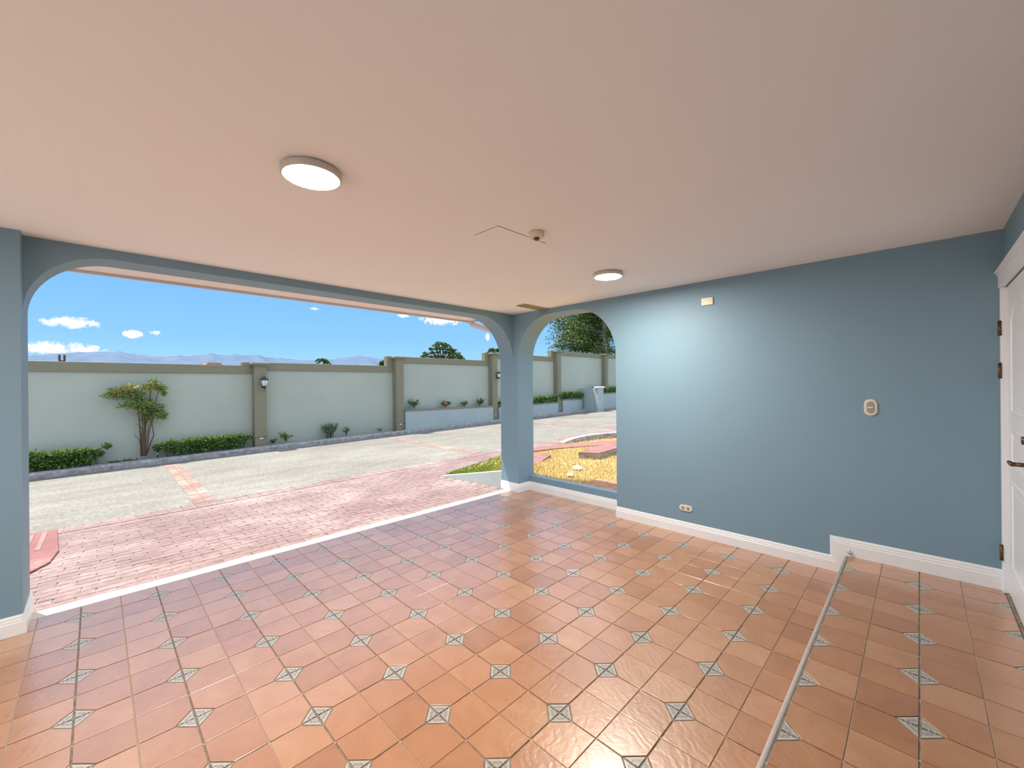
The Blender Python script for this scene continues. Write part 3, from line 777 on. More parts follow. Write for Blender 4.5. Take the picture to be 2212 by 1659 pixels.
# ---------------- wall lanterns
def lantern(y, zc, label):
    x = XPF+0.13; e = empty('wall_lantern', (XPF, y, zc))
    k = MB(); k.box(XPF, XPF+0.02, y-0.045, y+0.045, zc-0.17, zc+0.02, 0.006); k.tube([(XPF+0.015, y, zc-0.12), (XPF+0.06, y, zc-0.17), (x, y, zc-0.155)], 0.011, 8); k.obj('bracket', 'black_metal', e)
    k = MB(); k.lathe([(0.055, -0.125), (0.082, -0.06), (0.098, 0.02), (0.094, 0.075)], (x, y, zc), 12); gl = fixn(k.obj('glass', 'lantern_glass', e, True))
    k = MB()
    for q in range(6):
        t = 2*math.pi*q/6
        k.tube([(x+0.058*math.cos(t), y+0.058*math.sin(t), zc-0.125), (x+0.085*math.cos(t), y+0.085*math.sin(t), zc-0.06), (x+0.100*math.cos(t), y+0.100*math.sin(t), zc+0.02), (x+0.097*math.cos(t), y+0.097*math.sin(t), zc+0.075)], 0.004, 5)
    k.obj('ribs', 'black_metal', e)
    k = MB(); k.lathe([(0.112, 0.068), (0.113, 0.080), (0.104, 0.092), (0.094, 0.112), (0.076, 0.134), (0.050, 0.150), (0.022, 0.158), (0.012, 0.164), (0.014, 0.174), (0.004, 0.184)], (x, y, zc), 18); fixn(k.obj('roof', 'black_metal', e, True))
    k = MB(); k.lathe([(0.058, -0.120), (0.050, -0.145), (0.022, -0.172), (0.010, -0.185), (0.016, -0.200), (0.004, -0.240)], (x, y, zc), 14); fixn(k.obj('finial', 'black_metal', e, True))
    rel(e); tag(e, label, 'wall lantern', 'lanterns on the boundary wall pillars')
lantern(2.575, 1.665, 'black wall lantern on the olive pillar right of the tall shrub')
lantern(12.66, 1.985, 'black wall lantern on the far pillar beside the garage column')

# ---------------- plants
def leaves(k, pts, size, flat=0.5, asp=0.45, up=0.3, outward=None):
    """folded little leaves at pts"""
    for i, q in enumerate(pts):
        q = Vector(q); s_ = size*rng.uniform(0.6, 1.25)
        d = Vector(rng.normal(size=3)); d.z = d.z*flat+up
        if outward is not None: d = d*0.6+outward[i]*0.9
        d.normalize(); sd = d.cross(Vector(rng.normal(size=3))).normalized(); nn = d.cross(sd)
        a, b_, c_ = q-d*s_*0.5, q+d*s_*0.5, q
        k.add([a, c_+sd*s_*asp*0.5+nn*s_*0.12, b_, c_-sd*s_*asp*0.5+nn*s_*0.12], [(0, 1, 2), (0, 2, 3)])
def blob_pts(n_, c, r, shell=0.75):
    out = []; ow = []
    while len(out) < n_:
        d = rng.normal(size=3); d /= np.linalg.norm(d); t = shell+(1-shell)*rng.uniform()
        t *= 1+0.22*mnoise.noise(tuple(d*2.6+np.array(c)))
        out.append((c[0]+d[0]*r[0]*t, c[1]+d[1]*r[1]*t, c[2]+d[2]*r[2]*t)); ow.append(Vector(d))
    return out, ow
def hedge(name, label, cat, blobs, n_, size, mat, stems, group=None, asp=0.5):
    base = stems[0][0]; e = empty(name, base)
    k = MB(); ky = MB()
    wts = [(b_[1][1]*b_[1][2])**0.9 for b_ in blobs]; sw = sum(wts)
    for b_, w_2 in zip(blobs, wts):
        p_, o_ = blob_pts(max(8, int(n_*w_2/sw)), b_[0], b_[1], 0.55)
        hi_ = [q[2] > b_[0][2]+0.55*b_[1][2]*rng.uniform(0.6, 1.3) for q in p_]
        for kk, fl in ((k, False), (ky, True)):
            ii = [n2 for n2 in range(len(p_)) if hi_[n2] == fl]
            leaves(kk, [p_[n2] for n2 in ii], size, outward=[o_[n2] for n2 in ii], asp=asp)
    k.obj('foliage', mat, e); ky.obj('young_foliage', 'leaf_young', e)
    for st_ in stems:
        k = MB(); k.tube(st_[:2], [st_[2], st_[2]*0.5], 5); k.obj('stem', 'bark', e)
    rel(e)
    return tag(e, label, cat, group)
XS = -13.09
zs = lambda y: zg(XK, y)+0.06
# two clipped low hedges
def row_blobs(y0, y1, zc, ry, rz, rx, dy):
    out = []; y = y0
    while y <= y1:
        out.append(((XS+rng.uniform(-.02, .06), y, zc(y)+rng.uniform(-.03, .03)), (rx*rng.uniform(.85, 1.1), ry*rng.uniform(.85, 1.15), rz*rng.uniform(.85, 1.1)))); y += dy
    return out
bl = row_blobs(-2.5, -1.15, lambda y: -0.15-0.05*abs(y+1.6), 0.26, 0.25, 0.22, 0.2)
bl += [((XS, -0.93, 0.065), (0.07, 0.10, 0.08)), ((XS, -1.10, -0.12), (0.1, 0.12, 0.10))]
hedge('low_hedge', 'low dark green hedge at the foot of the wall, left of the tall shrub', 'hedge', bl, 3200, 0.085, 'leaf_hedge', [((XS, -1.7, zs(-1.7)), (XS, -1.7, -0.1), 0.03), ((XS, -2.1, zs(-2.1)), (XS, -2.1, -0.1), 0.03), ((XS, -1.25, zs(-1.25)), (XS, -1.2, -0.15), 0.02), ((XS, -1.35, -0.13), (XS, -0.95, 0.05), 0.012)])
bl = row_blobs(0.32, 2.05, lambda y: -0.12+0.02*y, 0.22, 0.22, 0.2, 0.18)+[((XS, 0.16, -0.06), (0.12, 0.14, 0.12)), ((XS, 2.22, -0.02), (0.08, 0.13, 0.08))]
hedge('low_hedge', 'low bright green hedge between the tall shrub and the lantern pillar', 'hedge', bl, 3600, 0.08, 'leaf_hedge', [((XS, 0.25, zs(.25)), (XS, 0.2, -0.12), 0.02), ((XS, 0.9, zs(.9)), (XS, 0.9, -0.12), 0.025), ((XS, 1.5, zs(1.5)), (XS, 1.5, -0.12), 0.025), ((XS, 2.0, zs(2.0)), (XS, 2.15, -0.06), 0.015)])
# tall many-stemmed shrub
yb = -0.235; e = empty('tall_shrub', (XS, yb, zs(yb)))
def sp(px, py, dx=0.0):
    q = hit(px, py, 0, XS+dx); return (q[0], q[1], q[2])
stems = [[(305, 985), (303, 940), (299, 890), (296, 860)], [(309, 985), (308, 930), (306, 895), (292, 860), (286, 845)], [(313, 985), (313, 930), (318, 890), (325, 850), (328, 825)], [(315, 985), (322, 930), (330, 900), (338, 860), (344, 840)], [(317, 982), (324, 960), (332, 940), (328, 915), (331, 905)], [(311, 985), (312, 920), (310, 880), (305, 850), (310, 830)], [(304, 960), (299, 948), (292, 942), (291, 935)], [(308, 930), (301, 917), (291, 916)], [(306, 890), (285, 865), (262, 850)], [(320, 890), (335, 885), (352, 890)], [(307, 985), (306, 935), (309, 890), (300, 866)], [(312, 985), (315, 930), (312, 895), (318, 862)], [(310, 985), (318, 935), (322, 905), (330, 888)]]
k = MB()
for i, st_ in enumerate(stems):
    off = rng.uniform(-.06, .08, len(st_)); off[0] *= 0.5
    r0 = 0.020 if i < 6 else 0.010
    k.tube([sp(a, b_, o_) for (a, b_), o_ in zip(st_, off)], [r0*(1-0.6*t/(len(st_)-1)) for t in range(len(st_))], 5)
k.obj('stems', 'bark', e)
k = MB(); kg = MB()
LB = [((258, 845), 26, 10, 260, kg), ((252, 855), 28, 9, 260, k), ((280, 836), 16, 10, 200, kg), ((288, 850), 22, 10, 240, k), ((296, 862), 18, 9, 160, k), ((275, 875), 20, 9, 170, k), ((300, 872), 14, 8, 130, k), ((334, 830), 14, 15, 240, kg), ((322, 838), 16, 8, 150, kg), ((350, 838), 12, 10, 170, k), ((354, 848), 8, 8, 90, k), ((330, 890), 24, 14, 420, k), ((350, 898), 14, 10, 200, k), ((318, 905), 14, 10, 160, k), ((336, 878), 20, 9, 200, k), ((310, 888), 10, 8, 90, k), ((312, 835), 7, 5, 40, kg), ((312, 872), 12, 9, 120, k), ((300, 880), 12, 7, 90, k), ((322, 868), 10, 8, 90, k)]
for (c_, rx, ry, n_, kk) in LB:
    q = hit(c_[0], c_[1], 0, XS+rng.uniform(-.04, .10)); sc = 0.0122
    p_, o_ = blob_pts(int(n_*1.35), q, (0.14, rx*sc, ry*sc), 0.25); leaves(kk, p_, 0.075, asp=0.33, outward=o_)
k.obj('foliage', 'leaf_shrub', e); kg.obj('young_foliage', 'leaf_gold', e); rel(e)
tag(e, 'tall many-stemmed shrub with flat leafy crowns against the wall', 'shrub')
# little plants along the wall
def sprig(name, label, cat, px, py, w, h, n_, size, mat, x=XS, bare=4, group=None, asp=0.4, foot=0.0):
    n_ *= 2; bare = int(bare*1.5)
    q = hit(px, py, 0, x); e = empty(name, tuple(q)); sc = 0.0122*(abs(pix(*q)[2])/12.0)
    k = MB(); kl = MB()
    for i in range(bare):
        a = rng.uniform(-1, 1); top = (q[0]+rng.uniform(-.08, .08), q[1]+a*w*sc*0.9, q[2]+h*sc*rng.uniform(0.55, 1.0))
        ft = (q[0], q[1]+a*w*sc*foot, q[2])
        mid = (q[0]+rng.uniform(-.03, .03), q[1]+a*w*sc*max(0.35, foot*1.1), q[2]+h*sc*0.4)
        k.tube([ft, mid, top], [0.010, 0.007, 0.004] if foot == 0 else [0.005, 0.004, 0.003], 4)
        m_ = max(3, n_//bare)
        pts = [tuple(np.array(mid)*(1-t)+np.array(top)*t+rng.normal(size=3)*np.array([0.03, 0.03, 0.025])) for t in rng.uniform(0.1, 1.1, m_)]
        leaves(kl, pts, size, asp=asp)
    k.obj('stems', 'bark', e); kl.obj('foliage', mat, e); rel(e); return tag(e, label, cat, group)
sprig('ground_cover', 'low trailing green weeds below the tall shrub on the soil', 'plant', 268, 999, 32, 5, 90, 0.06, 'leaf_hedge', bare=8)
sprig('small_plant', 'small leafy plant just right of the lantern pillar', 'plant', 590, 958, 10, 10, 60, 0.07, 'leaf_hedge')
sprig('small_plant', 'straggly plant with arching stems right of the lantern pillar', 'plant', 618, 953, 24, 22, 130, 0.07, 'leaf_shrub', bare=7)
e = sprig('rosemary_bush', 'upright grey-green bush with needle leaves by the kerb', 'bush', 711, 946, 20, 34, 900, 0.080, 'leaf_grey', bare=22, asp=0.2, foot=0.55)
sprig('small_plant', 'thin drooping plant right of the grey-green bush', 'plant', 748, 940, 8, 22, 60, 0.07, 'leaf_shrub', bare=4)
sprig('small_plant', 'tiny sparse plant before the second olive pillar', 'plant', 822, 932, 10, 9, 34, 0.06, 'leaf_shrub', bare=4)
XR = -13.10
for (px, py, w, h, n_, red, lab) in ((894, 882, 15, 20, 150, 0, 'leafy rose bush at the left end of the planter'), (962, 880, 15, 16, 190, 5, 'dense rose bush with reddish blooms in the planter'), (1003, 878, 13, 13, 70, 0, 'thin twiggy rose bush in the planter'), (1036, 877, 14, 16, 170, 0, 'round rose bush at the right end of the planter')):
    e = sprig('rose_bush', lab, 'rose bush', px, py, w, h, n_, 0.085, 'leaf_hedge', XR, 7, 'rose bushes in the long planter')
    if red:
        q = np.array(e.location); k = MB()
        for i in range(red):
            k = MB(); k.lathe([(0.01, -0.03), (0.035, -0.01), (0.038, 0.02), (0.015, 0.035)], (q[0]+0.12, q[1]+rng.uniform(-.14, .14), q[2]+rng.uniform(.08, .2)), 8)
            o = fixn(k.obj('bloom', 'flower_red', e, True)); o.matrix_parent_inverse = Matrix.Translation(-e.location)
def hedge_row(y0, y1, zc, label, n_):
    bl = row_blobs(y0, y1, zc, 0.30, 0.22, 0.15, 0.28)
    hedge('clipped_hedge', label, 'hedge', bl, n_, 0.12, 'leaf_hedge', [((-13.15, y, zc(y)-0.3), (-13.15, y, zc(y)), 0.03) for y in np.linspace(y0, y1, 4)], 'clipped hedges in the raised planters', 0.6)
hedge_row(12.95, 17.3, lambda y: 0.66+0.03*(y-15.2), 'clipped hedge in the planter left of the narrow olive post', 1500)
hedge_row(17.7, 19.75, lambda y: 0.86, 'clipped hedge between the narrow olive post and the wing wall', 900)
hedge_row(20.8, 26.2, lambda y: 1.12, 'clipped hedge right of the white-capped wing wall', 1500)
# garden spike light beside a young plant
q = hit(340, 985, 0, XS); e = empty('garden_light', (q[0]+0.05, q[1], zs(q[1]))); z0 = zs(q[1])
k = MB(); k.tube([(q[0]+.05, q[1], z0-.02), (q[0]+.05, q[1], z0+.17)], 0.012, 8); k.obj('post', 'black_metal', e)
k = MB(); k.lathe([(0.016, 0.0), (0.018, 0.03), (0.012, 0.04)], (q[0]+.05, q[1], z0+.16), 10); fixn(k.obj('lens', 'white_trim', e, True))
k = MB(); k.lathe([(0.022, 0.0), (0.012, 0.02)], (q[0]+.05, q[1], z0+.20), 10); fixn(k.obj('cap', 'black_metal', e)); rel(e)
tag(e, 'thin black garden spike light beside the tall shrub', 'garden light')
sprig('young_plant', 'small green rosette plant behind the garden spike light', 'plant', 341, 984, 7, 27, 70, 0.07, 'leaf_hedge', XS-0.05, 4)
# dark dead leaf at the pillar foot
q = gnd(533, 963, 0.14); k = MB(); k.add([(q[0], q[1]-.09, q[2]+.0), (q[0]+.03, q[1], q[2]+.05), (q[0]-.02, q[1]-.02, q[2]+.10), (q[0]-.05, q[1]+.10, q[2]+.02), (q[0]-.02, q[1], q[2]+.03)], [(0, 1, 4), (1, 2, 4), (1, 3, 4), (0, 4, 3), (2, 3, 4)])
o = k.obj('dead_leaf', 'bark'); tag(o, 'curled dark dead leaf on the kerb by the lantern pillar', 'leaf')

# ---------------- lawn, retaining wedge and garden bits behind the small arch
k = MB(); k.prism([(XO, -0.3), (XO, 0.225), (-3.02, 0.19), (-4.62, -0.125), (-4.62, -0.3)], 'y', 3.275, YO)
struct(k.obj('wall_retaining', 'planter_blue'), 'low wedge-shaped pale blue retaining wall beside the lawn')
v = []; f = []; N1, N2 = 30, 60
for j in range(N2+1):
    y = YO+0.0+(18-YO)*(j/N2)**1.5
    xa = lawn_edge(y)
    for i in range(N1+1):
        x = xa+(6.0-xa)*(i/N1)**1.6; v.append((x, y, lawn_z(x, y)-0.012))
for j in range(N2):
    for i in range(N1): f.append((j*(N1+1)+i, j*(N1+1)+i+1, (j+1)*(N1+1)+i+1, (j+1)*(N1+1)+i))
struct(mesh_obj('lawn', v, f, 'lawn_soil'), 'dry yellow lawn outside the small arch')
NB_ = 42000
by = YO+0.02+(9.5-YO)*rng.uniform(size=NB_)**1.5; bx = np.array([lawn_edge(y) for y in by]); bx = bx+(-0.2-bx)*rng.uniform(size=NB_)
vv = []; ff = []
for x, y in zip(bx, by):
    px, py, zc = pix(x, y, lawn_z(x, y))
    if zc < 0.3 or not (930 < px < 1350 and 900 < py < 1090): continue
    z = lawn_z(x, y)-0.012; a = rng.uniform(0, 6.28); hh = rng.uniform(0.025, 0.055); w_ = rng.uniform(0.004, 0.008); l_ = rng.normal(0, 0.02, 2)
    n0 = len(vv); vv += [(x-w_*math.cos(a), y-w_*math.sin(a), z), (x+w_*math.cos(a), y+w_*math.sin(a), z), (x+l_[0], y+l_[1], z+hh)]; ff.append((n0, n0+1, n0+2))
g = mesh_obj('grass', vv, ff, 'lawn_blade'); g['kind'] = 'stuff'; g['label'] = 'short dry grass, green towards the driveway'; g['category'] = 'grass'
def slab(name, pxs, th, mat, label, cat, off=0.0, side=None):
    pts = [gnd(a, b_, off, lawn_z) for a, b_ in pxs]; poly = [(q[0], q[1]) for q in pts]
    if area(poly) < 0: poly = poly[::-1]
    zt = max(lawn_z(*q) for q in poly)*0.5+0.5*sum(lawn_z(*q) for q in poly)/len(poly)+off
    e = empty(name, (poly[0][0], poly[0][1], zt-th))
    k = MB(); k.prism(poly, 'z', zt-th, zt-0.012); k.obj('body', side or mat, e)
    k = MB(); k.prism(shrink(poly, -0.008), 'z', zt-0.012, zt); k.obj('top', mat, e); rel(e); tag(e, label, cat); return e
slab('stepping_slab', [(1100, 992), (1190, 985), (1160, 998), (1100, 1012)], 0.06, 'pink_slab', 'thin pink slab in the dry grass beside the column', 'slab', 0.03)
slab('concrete_platform', [(1250, 977), (1294, 978.5), (1350, 962), (1345, 955), (1285, 965)], 0.16, 'pink_slab', 'thick concrete platform with pink top on the dry lawn', 'platform', 0.115, 'slab_side')
lo_ = [gnd(*q, 0.02, lawn_z) for q in ((1095, 982), (1160, 973), (1200, 968.5), (1240, 965), (1300, 961), (1345, 957.5))]; up_ = [gnd(*q, 0.02, lawn_z) for q in ((1095, 975), (1150, 967), (1190, 963.5), (1220, 960.5), (1290, 954), (1345, 950))]
v = []; f = []
for i, (p0, p1) in enumerate(zip(lo_, up_)):
    v += [(p0[0], p0[1], lawn_z(p0[0], p0[1])-0.05), (p0[0], p0[1], lawn_z(p0[0], p0[1])+0.02), (p1[0], p1[1], lawn_z(p1[0], p1[1])+0.02), (p1[0], p1[1], lawn_z(p1[0], p1[1])-0.05)]
    if i: f += [((i-1)*4+q, (i-1)*4+q+1, i*4+q+1, i*4+q) for q in range(3)]
f += [(0, 1, 2, 3), (len(v)-4, len(v)-1, len(v)-2, len(v)-3)]
tag(fixn(mesh_obj('garden_path', v, f, 'pink_slab')), 'narrow pink path crossing the dry lawn', 'path')
for (px, py, r_, lab) in ((1248, 1011, (0.075, 0.055, 0.035), 'larger white stone lying on the dry grass'), (1232, 1025, (0.065, 0.035, 0.022), 'flatter white stone lying on the dry grass nearest the sill')):
    q = gnd(px, py, 0.02, lawn_z); bm = bmesh.new(); bmesh.ops.create_icosphere(bm, subdivisions=3, radius=1)
    for w_ in bm.verts:
        n_ = 1+0.18*mnoise.noise(w_.co*1.7+Vector((px, 0, 0))); w_.co = Vector((w_.co.x*r_[1]*n_*1.5, w_.co.y*r_[0]*n_*1.2, w_.co.z*r_[2]*n_))
        w_.co = Matrix.Rotation(0.7, 3, 'Z')@w_.co
    k = MB(); k.bm(bm); o = k.obj('stone', 'white_stone', None, True); o.location = tuple(q); tag(o, lab, 'stone', 'white stones on the lawn')
# curved garden kerb and steps
k = MB(); v = []; f = []
pts = [tuple(gnd(a_, b_, 0, lawn_z)[:2]) for a_, b_ in ((1212, 958), (1224, 956.5), (1240, 954.5), (1262, 951), (1290, 947), (1331, 943))]; pts.append((pts[-1][0]-0.05, pts[-1][1]+3))
for i, (x, y) in enumerate(pts):
    z = lawn_z(x, y); t = (0.015, 0.07, 0.11, 0.13, 0.13, 0.13, 0.13)[i]
    v += [(x+0.09, y, z-0.1), (x+0.08, y, z+t), (x-0.08, y, z+t+0.01), (x-0.09, y, z-0.1)]
    if i: f += [((i-1)*4+q, (i-1)*4+q+1, i*4+q+1, i*4+q) for q in range(3)]
f += [(0, 1, 2, 3)]; k.add(v, f); tag(fixn(k.obj('garden_curb', 'curb_concrete')), 'curved dark grey kerb edging the lawn by the road', 'kerb')
e = empty('garden_steps', (-4.6, 9.6, lawn_z(-4.6, 9.6)))
for i in range(2):
    z = lawn_z(-4.6, 9.6); box('step', 'pink_slab', -5.05, -4.82-0.09*i, 9.4+0.5*i, 12.0, z-0.05+0.07*i, z+0.02+0.07*i, e, 0.006)
rel(e); tag(e, 'low pink garden steps against the curved kerb', 'steps')
# paver corner next to the sill
pv = empty('patio', (-1.2, 3.8, 0.1)); struct(pv, 'terracotta brick paving just outside the sill wall')
k = MB(); k.box(-1.72, 0.6, YO+0.003, 4.02, 0.08, 0.146); k.obj('bed', 'grout', pv)
for i in range(24):
    for j in range(5):
        x0 = -1.72+i*0.1; y0 = YO+0.008+j*0.118
        if x0 > -0.75: continue
        box('paver', 'terracotta_paver', x0+0.003, x0+0.097, y0, y0+0.113, 0.12, 0.158+rng.uniform(-.001, .001), pv, 0.003)
rel(pv)
# red ribbed drain cover on the driveway
e = empty('drain_cover', (-4.9, -1.8, zg(-4.9, -1.8)))
poly = [(-6.05, -2.4), (-6.05, -1.47), (-4.75, -1.40), (-4.30, -1.44), (-4.05, -1.55), (-4.0, -2.4)][::-1]
v, f = pad(poly, zg, 0.022, -0.01, 0.006); mesh_obj('plate', v, f, 'red_plate', e)
for i in range(7):
    x = -4.18-i*0.085; v, f = pad([(x-0.02, -2.38), (x+0.02, -2.38), (x+0.02, -1.60), (x-0.02, -1.60)], zg, 0.034, 0.018, 0.008); mesh_obj('rib', v, f, 'red_plate', e)
for i in range(4):
    y = -1.56-i*0.10; v, f = pad([(-5.9, y-0.02), (-4.95, y-0.02), (-4.95, y+0.02), (-5.9, y+0.02)], zg, 0.027, 0.018, 0.004); mesh_obj('rib', v, f, 'band_sett', e)
rel(e); tag(e, 'red ribbed steel cover on the pink driveway at the left', 'drain cover')

# ------------------------------------------------------------------ beyond the wall
def far_tree(name, label, px, py, w, h, dist, n_, size, mat, blobs, trunk=True):
    d = ray(px, py); q = C+d*dist; e = empty(name, (q[0], q[1], -0.9)); s_ = dist/FPX
    k = MB()
    for (bx_, bz_, br, bh) in blobs:
        c_ = (q[0]+rng.uniform(-.3, .3)*w*s_*0.5-_r[1]*0+_r[0]*bx_*s_, q[1]+_r[1]*bx_*s_+rng.uniform(-.3, .3)*w*s_*0.3, q[2]+bz_*s_)
        p_, o_ = blob_pts(int(n_*br*bh/sum(a[2]*a[3] for a in blobs)), c_, (br*s_, br*s_, bh*s_), 0.45); leaves(k, p_, size, outward=o_, asp=0.7)
    k.obj('crown', mat, e)
    if trunk:
        k = MB(); k.tube([(q[0], q[1], -0.9), (q[0], q[1], q[2]-h*s_*0.2)], [0.25, 0.15], 8)
        for (bx_, bz_, br, bh) in blobs[::2]:
            k.tube([(q[0], q[1], q[2]-h*s_*0.6), (q[0]+_r[0]*bx_*s_, q[1]+_r[1]*bx_*s_, q[2]+bz_*s_)], [0.10, 0.03], 5)
        k.obj('trunk', 'bark', e)
    rel(e); return tag(e, label, 'tree', 'trees beyond the boundary wall')
TB = [(bx_, bz_, rng.uniform(6, 10), rng.uniform(3, 4.5)) for (bx_, bz_) in ((-6, 22), (4, 20), (-14, 17), (12, 16), (-24, 10), (-12, 10), (2, 11), (16, 9), (24, 7), (-33, 1), (-22, 2), (-8, 3), (8, 2), (20, 1), (32, 0), (-38, -6), (-26, -6), (-12, -6), (2, -6), (16, -7), (28, -7), (38, -6), (-30, -12), (-14, -13), (4, -13), (20, -13), (34, -13), (42, -11))]
far_tree('spreading_tree', 'spreading flat-topped tree above the third wall bay', 955, 764, 4, 35, 38, 2600, 0.18, 'leaf_tree', TB)
def palm(label, px, py, rad, dist, nf):
    q = C+ray(px, py)*dist; s_ = dist/FPX; e = empty('palm_tree', (q[0], q[1], -0.9)); k = MB(); kl = MB()
    k.tube([(q[0], q[1], -0.9), (q[0]+0.1, q[1], q[2]-0.1)], [0.16, 0.12], 8)
    for i in range(nf):
        a = 2*math.pi*i/nf+rng.uniform(-.2, .2); L = rad*s_*rng.uniform(0.8, 1.15); up = rng.uniform(0.25, 0.8); pts = []
        for t in np.linspace(0, 1, 7): pts.append((q[0]+math.cos(a)*L*t, q[1]+math.sin(a)*L*t, q[2]+L*(up*t*1.6-1.25*t*t)))
        k.tube(pts, [0.03-0.003*j for j in range(7)], 4)
        lp = [tuple(np.array(pts[int(t*5.99)])*(1-(t*6) % 1)+np.array(pts[int(t*5.99)+1])*((t*6) % 1)) for t in rng.uniform(0.1, 0.99, 46)]
        leaves(kl, lp, 0.42, asp=0.16, up=-0.3)
    k.obj('trunk', 'bark', e); kl.obj('fronds', 'leaf_pine', e); rel(e); tag(e, label, 'tree', 'trees beyond the boundary wall')
palm('small dark palm top peeping over the second wall bay', 699, 780, 16, 45, 11)
far_tree('treetop', 'dark bush top at the step of the wall before the second pillar', 828, 786, 16, 12, 40, 200, 0.4, 'leaf_pine', [(0, 0, 9, 6), (5, -5, 7, 5)])
palm('palm fronds peeping over the pillar with the far lantern', 1068, 759, 22, 44, 10)
# big conifer behind the wall through the small arch
e = empty('conifer_tree', (-16.2, 27.0, -0.9)); k = MB()
tp = [hit(1313, 770, 1, 27.0), hit(1309, 735, 1, 27.0), hit(1303, 690, 1, 27.2), hit(1300, 600, 1, 27.4)]
k.tube([(tp[0][0]+0.3, 27, -0.9), tuple(tp[0]), tuple(tp[1]), tuple(tp[2]), tuple(tp[3])], [0.34, 0.26, 0.22, 0.20, 0.12], 10)
BR = []
for i in range(60):
    t = rng.uniform(0.0, 1.0); z0 = tp[0][2]+0.4+t*9.0; a = rng.uniform(0, 6.28); L = rng.uniform(1.6, 3.6)*(1.1-0.5*t)
    b0 = (tp[1][0], 27.1, z0); b1 = (b0[0]+math.cos(a)*L, b0[1]+math.sin(a)*L, z0+rng.uniform(-.2, .7)); BR.append((b0, b1))
    k.tube([b0, b1], [0.06, 0.02], 5)
# boughs that reach out to the left of the trunk
for (px, py) in ((1195, 690), (1200, 712), (1203, 735), (1200, 752), (1215, 700), (1225, 735), (1235, 755), (1250, 700), (1260, 740), (1270, 715), (1285, 750), (1290, 690), (1240, 680), (1320, 690), (1330, 720), (1335, 755)):
    q = hit(px, py, 1, 27.0+rng.uniform(-1.0, 0.6)); b0 = (tp[1][0], 27.1, q[2]-rng.uniform(.1, .5)); BR.append((b0, tuple(q))); k.tube([b0, tuple(q)], [0.05, 0.02], 5)
k.obj('trunk', 'pale_bark', e, True)
k = MB()
for b0, b1 in BR:
    L = Vector(b1)-Vector(b0); n_ = int(430*L.length/2)
    pts = [tuple(Vector(b0)+L*t+Vector(rng.normal(size=3))*0.34*(0.5+0.6*t)+Vector((0, 0, 0.05))) for t in rng.uniform(0.25, 1.05, n_)]
    leaves(k, pts, 0.20, asp=0.45, up=0.2)
k.obj('foliage', 'leaf_pine', e); rel(e); tag(e, 'large dark conifer with pale trunk seen through the small arch', 'tree')
# aerial on the wall top and a far red roof
q = hit(134, 780, 0, XWF-0.08); e = empty('wall_bracket', (XWF-0.08, q[1], 2.19)); k = MB()
k.box(XWF-0.11, XWF-0.05, q[1]-0.06, q[1]+0.06, 2.19, 2.225, 0.004); k.obj('base', 'bronze', e)
for s_ in (-0.042, 0.042):
    k = MB(); k.box(XWF-0.10, XWF-0.06, q[1]+s_-0.02, q[1]+s_+0.02, 2.225, 2.36, 0.004); k.obj('prong', 'bronze', e)
rel(e); tag(e, 'dark two-pronged metal bracket on top of the boundary wall', 'bracket')
d = ray(458, 786); q = C+d*120; e = empty('far_house', (q[0], q[1], -0.9))
k = MB(); k.box(q[0]-3, q[0]+3, q[1]-1.7, q[1]+1.7, -0.9, q[2]-0.35); k.obj('walls', 'wall_render', e)
k = MB(); k.prism([(q[1]-1.9, q[2]-0.4), (q[1]+1.9, q[2]-0.4), (q[1]+1.6, q[2]+0.12), (q[1]-1.6, q[2]+0.12)], 'x', q[0]-3.3, q[0]+3.3); k.obj('roof', 'roof_tile_red', e); rel(e)
tag(e, 'distant house with orange-red roof just above the wall', 'house')
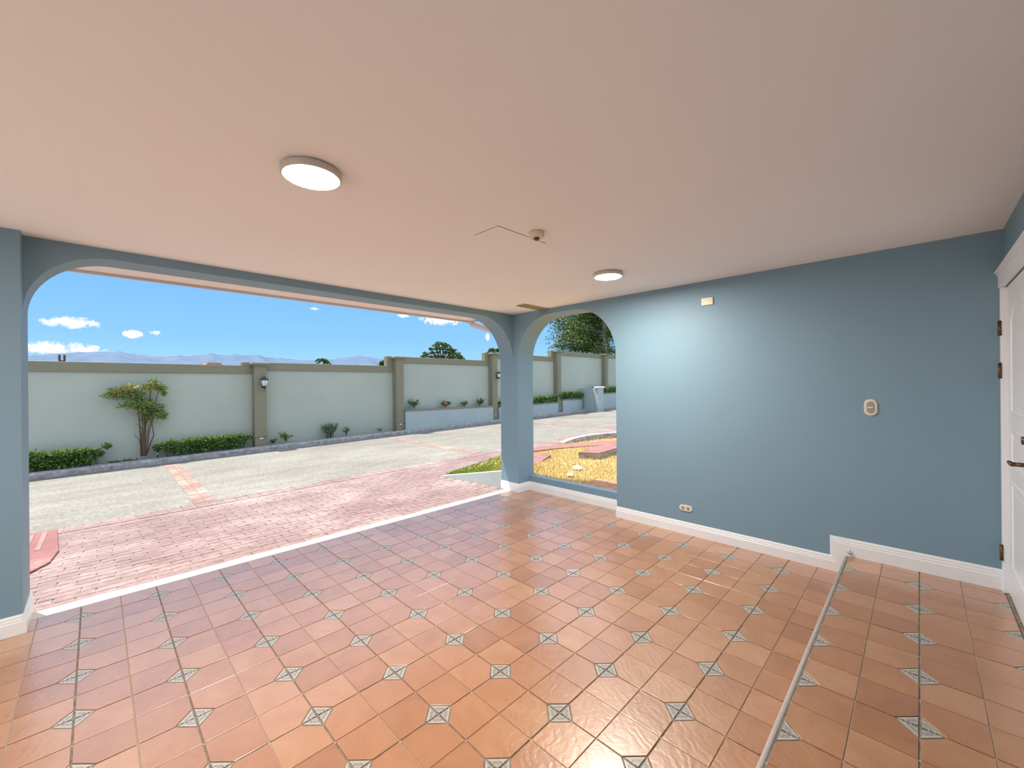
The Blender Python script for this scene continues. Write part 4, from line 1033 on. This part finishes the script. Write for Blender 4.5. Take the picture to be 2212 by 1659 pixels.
# mountains
RIDGE = [(-900, 772), (-400, 775), (0, 770), (60, 768), (110, 764), (150, 762), (200, 760), (260, 759), (300, 766), (350, 770), (400, 769), (430, 767), (460, 763), (480, 767), (520, 765), (560, 768), (600, 774), (640, 776), (690, 779), (720, 776), (740, 772), (770, 769), (800, 770), (830, 776), (870, 784), (950, 792), (1100, 800), (1300, 806), (1600, 800), (1900, 790)]
XM = -6000.0
ang = []
for i in range(len(RIDGE)-1):
    for s_ in range(8):
        t = s_/8; ang.append((RIDGE[i][0]+(RIDGE[i+1][0]-RIDGE[i][0])*t, RIDGE[i][1]+(RIDGE[i+1][1]-RIDGE[i][1])*t))
v = []; f = []; NR = 14
for i, (px, py) in enumerate(ang):
    d = ray(px, py+mnoise.noise((px*0.06, 0, 0))*2.0+mnoise.noise((px*0.2, 5, 0))*1.0); dist = 6500/math.hypot(d[0], d[1])
    top = C+d*dist
    for j in range(NR):
        t = j/(NR-1)
        fx = 1-0.33*t; rr = mnoise.noise((px*0.035, t*3.0, 0.0))*0.05*t+mnoise.noise((px*0.09, t*5.0, 2.0))*0.03*t
        v.append((C[0]+d[0]*dist*(fx+rr), C[1]+d[1]*dist*(fx+rr), max(-5, top[2]*(1-t)**1.15*(1 if j == 0 else 1+2.0*rr))))
    if i:
        for j in range(NR-1): f.append(((i-1)*NR+j, i*NR+j, i*NR+j+1, (i-1)*NR+j+1))
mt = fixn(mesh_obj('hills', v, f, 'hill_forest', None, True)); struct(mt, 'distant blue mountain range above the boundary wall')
# air before the mountains: scattering volume shaped along the view rays to the ridge
m = bpy.data.materials.new('valley_air'); m.use_nodes = True; m.node_tree.nodes.clear(); b = NB(m.node_tree)
ou = b.n('ShaderNodeOutputMaterial'); vs = b.n('ShaderNodeVolumeScatter'); vs.inputs['Color'].default_value = (0.17, 0.34, 0.95, 1); vs.inputs['Density'].default_value = 0.00011; vs.inputs['Anisotropy'].default_value = 0.0
b.l(vs.outputs[0], ou.inputs['Volume']); MATS['valley_air'] = m
v = []; f = []
sel = ang[::4]
for i, (px, py) in enumerate(sel):
    d = ray(px, py); h_ = math.hypot(d[0], d[1]); top = C+d*(6500/h_)
    a = C+d*(700/h_); c_ = C+d*(6380/h_)
    v += [(a[0], a[1], a[2]+0.4), (c_[0], c_[1], c_[2]+4), (c_[0], c_[1], -0.8), (a[0], a[1], -0.8)]
    if i: f += [((i-1)*4+q, i*4+q, i*4+(q+1) % 4, (i-1)*4+(q+1) % 4) for q in range(4)]
N = len(sel)-1
f += [(0, 1, 2, 3), (N*4+3, N*4+2, N*4+1, N*4)]
hz = fixn(mesh_obj('valley_haze', v, f, 'valley_air'))
hz['kind'] = 'stuff'; hz['label'] = 'blue haze in front of the distant mountains'; hz['category'] = 'haze'
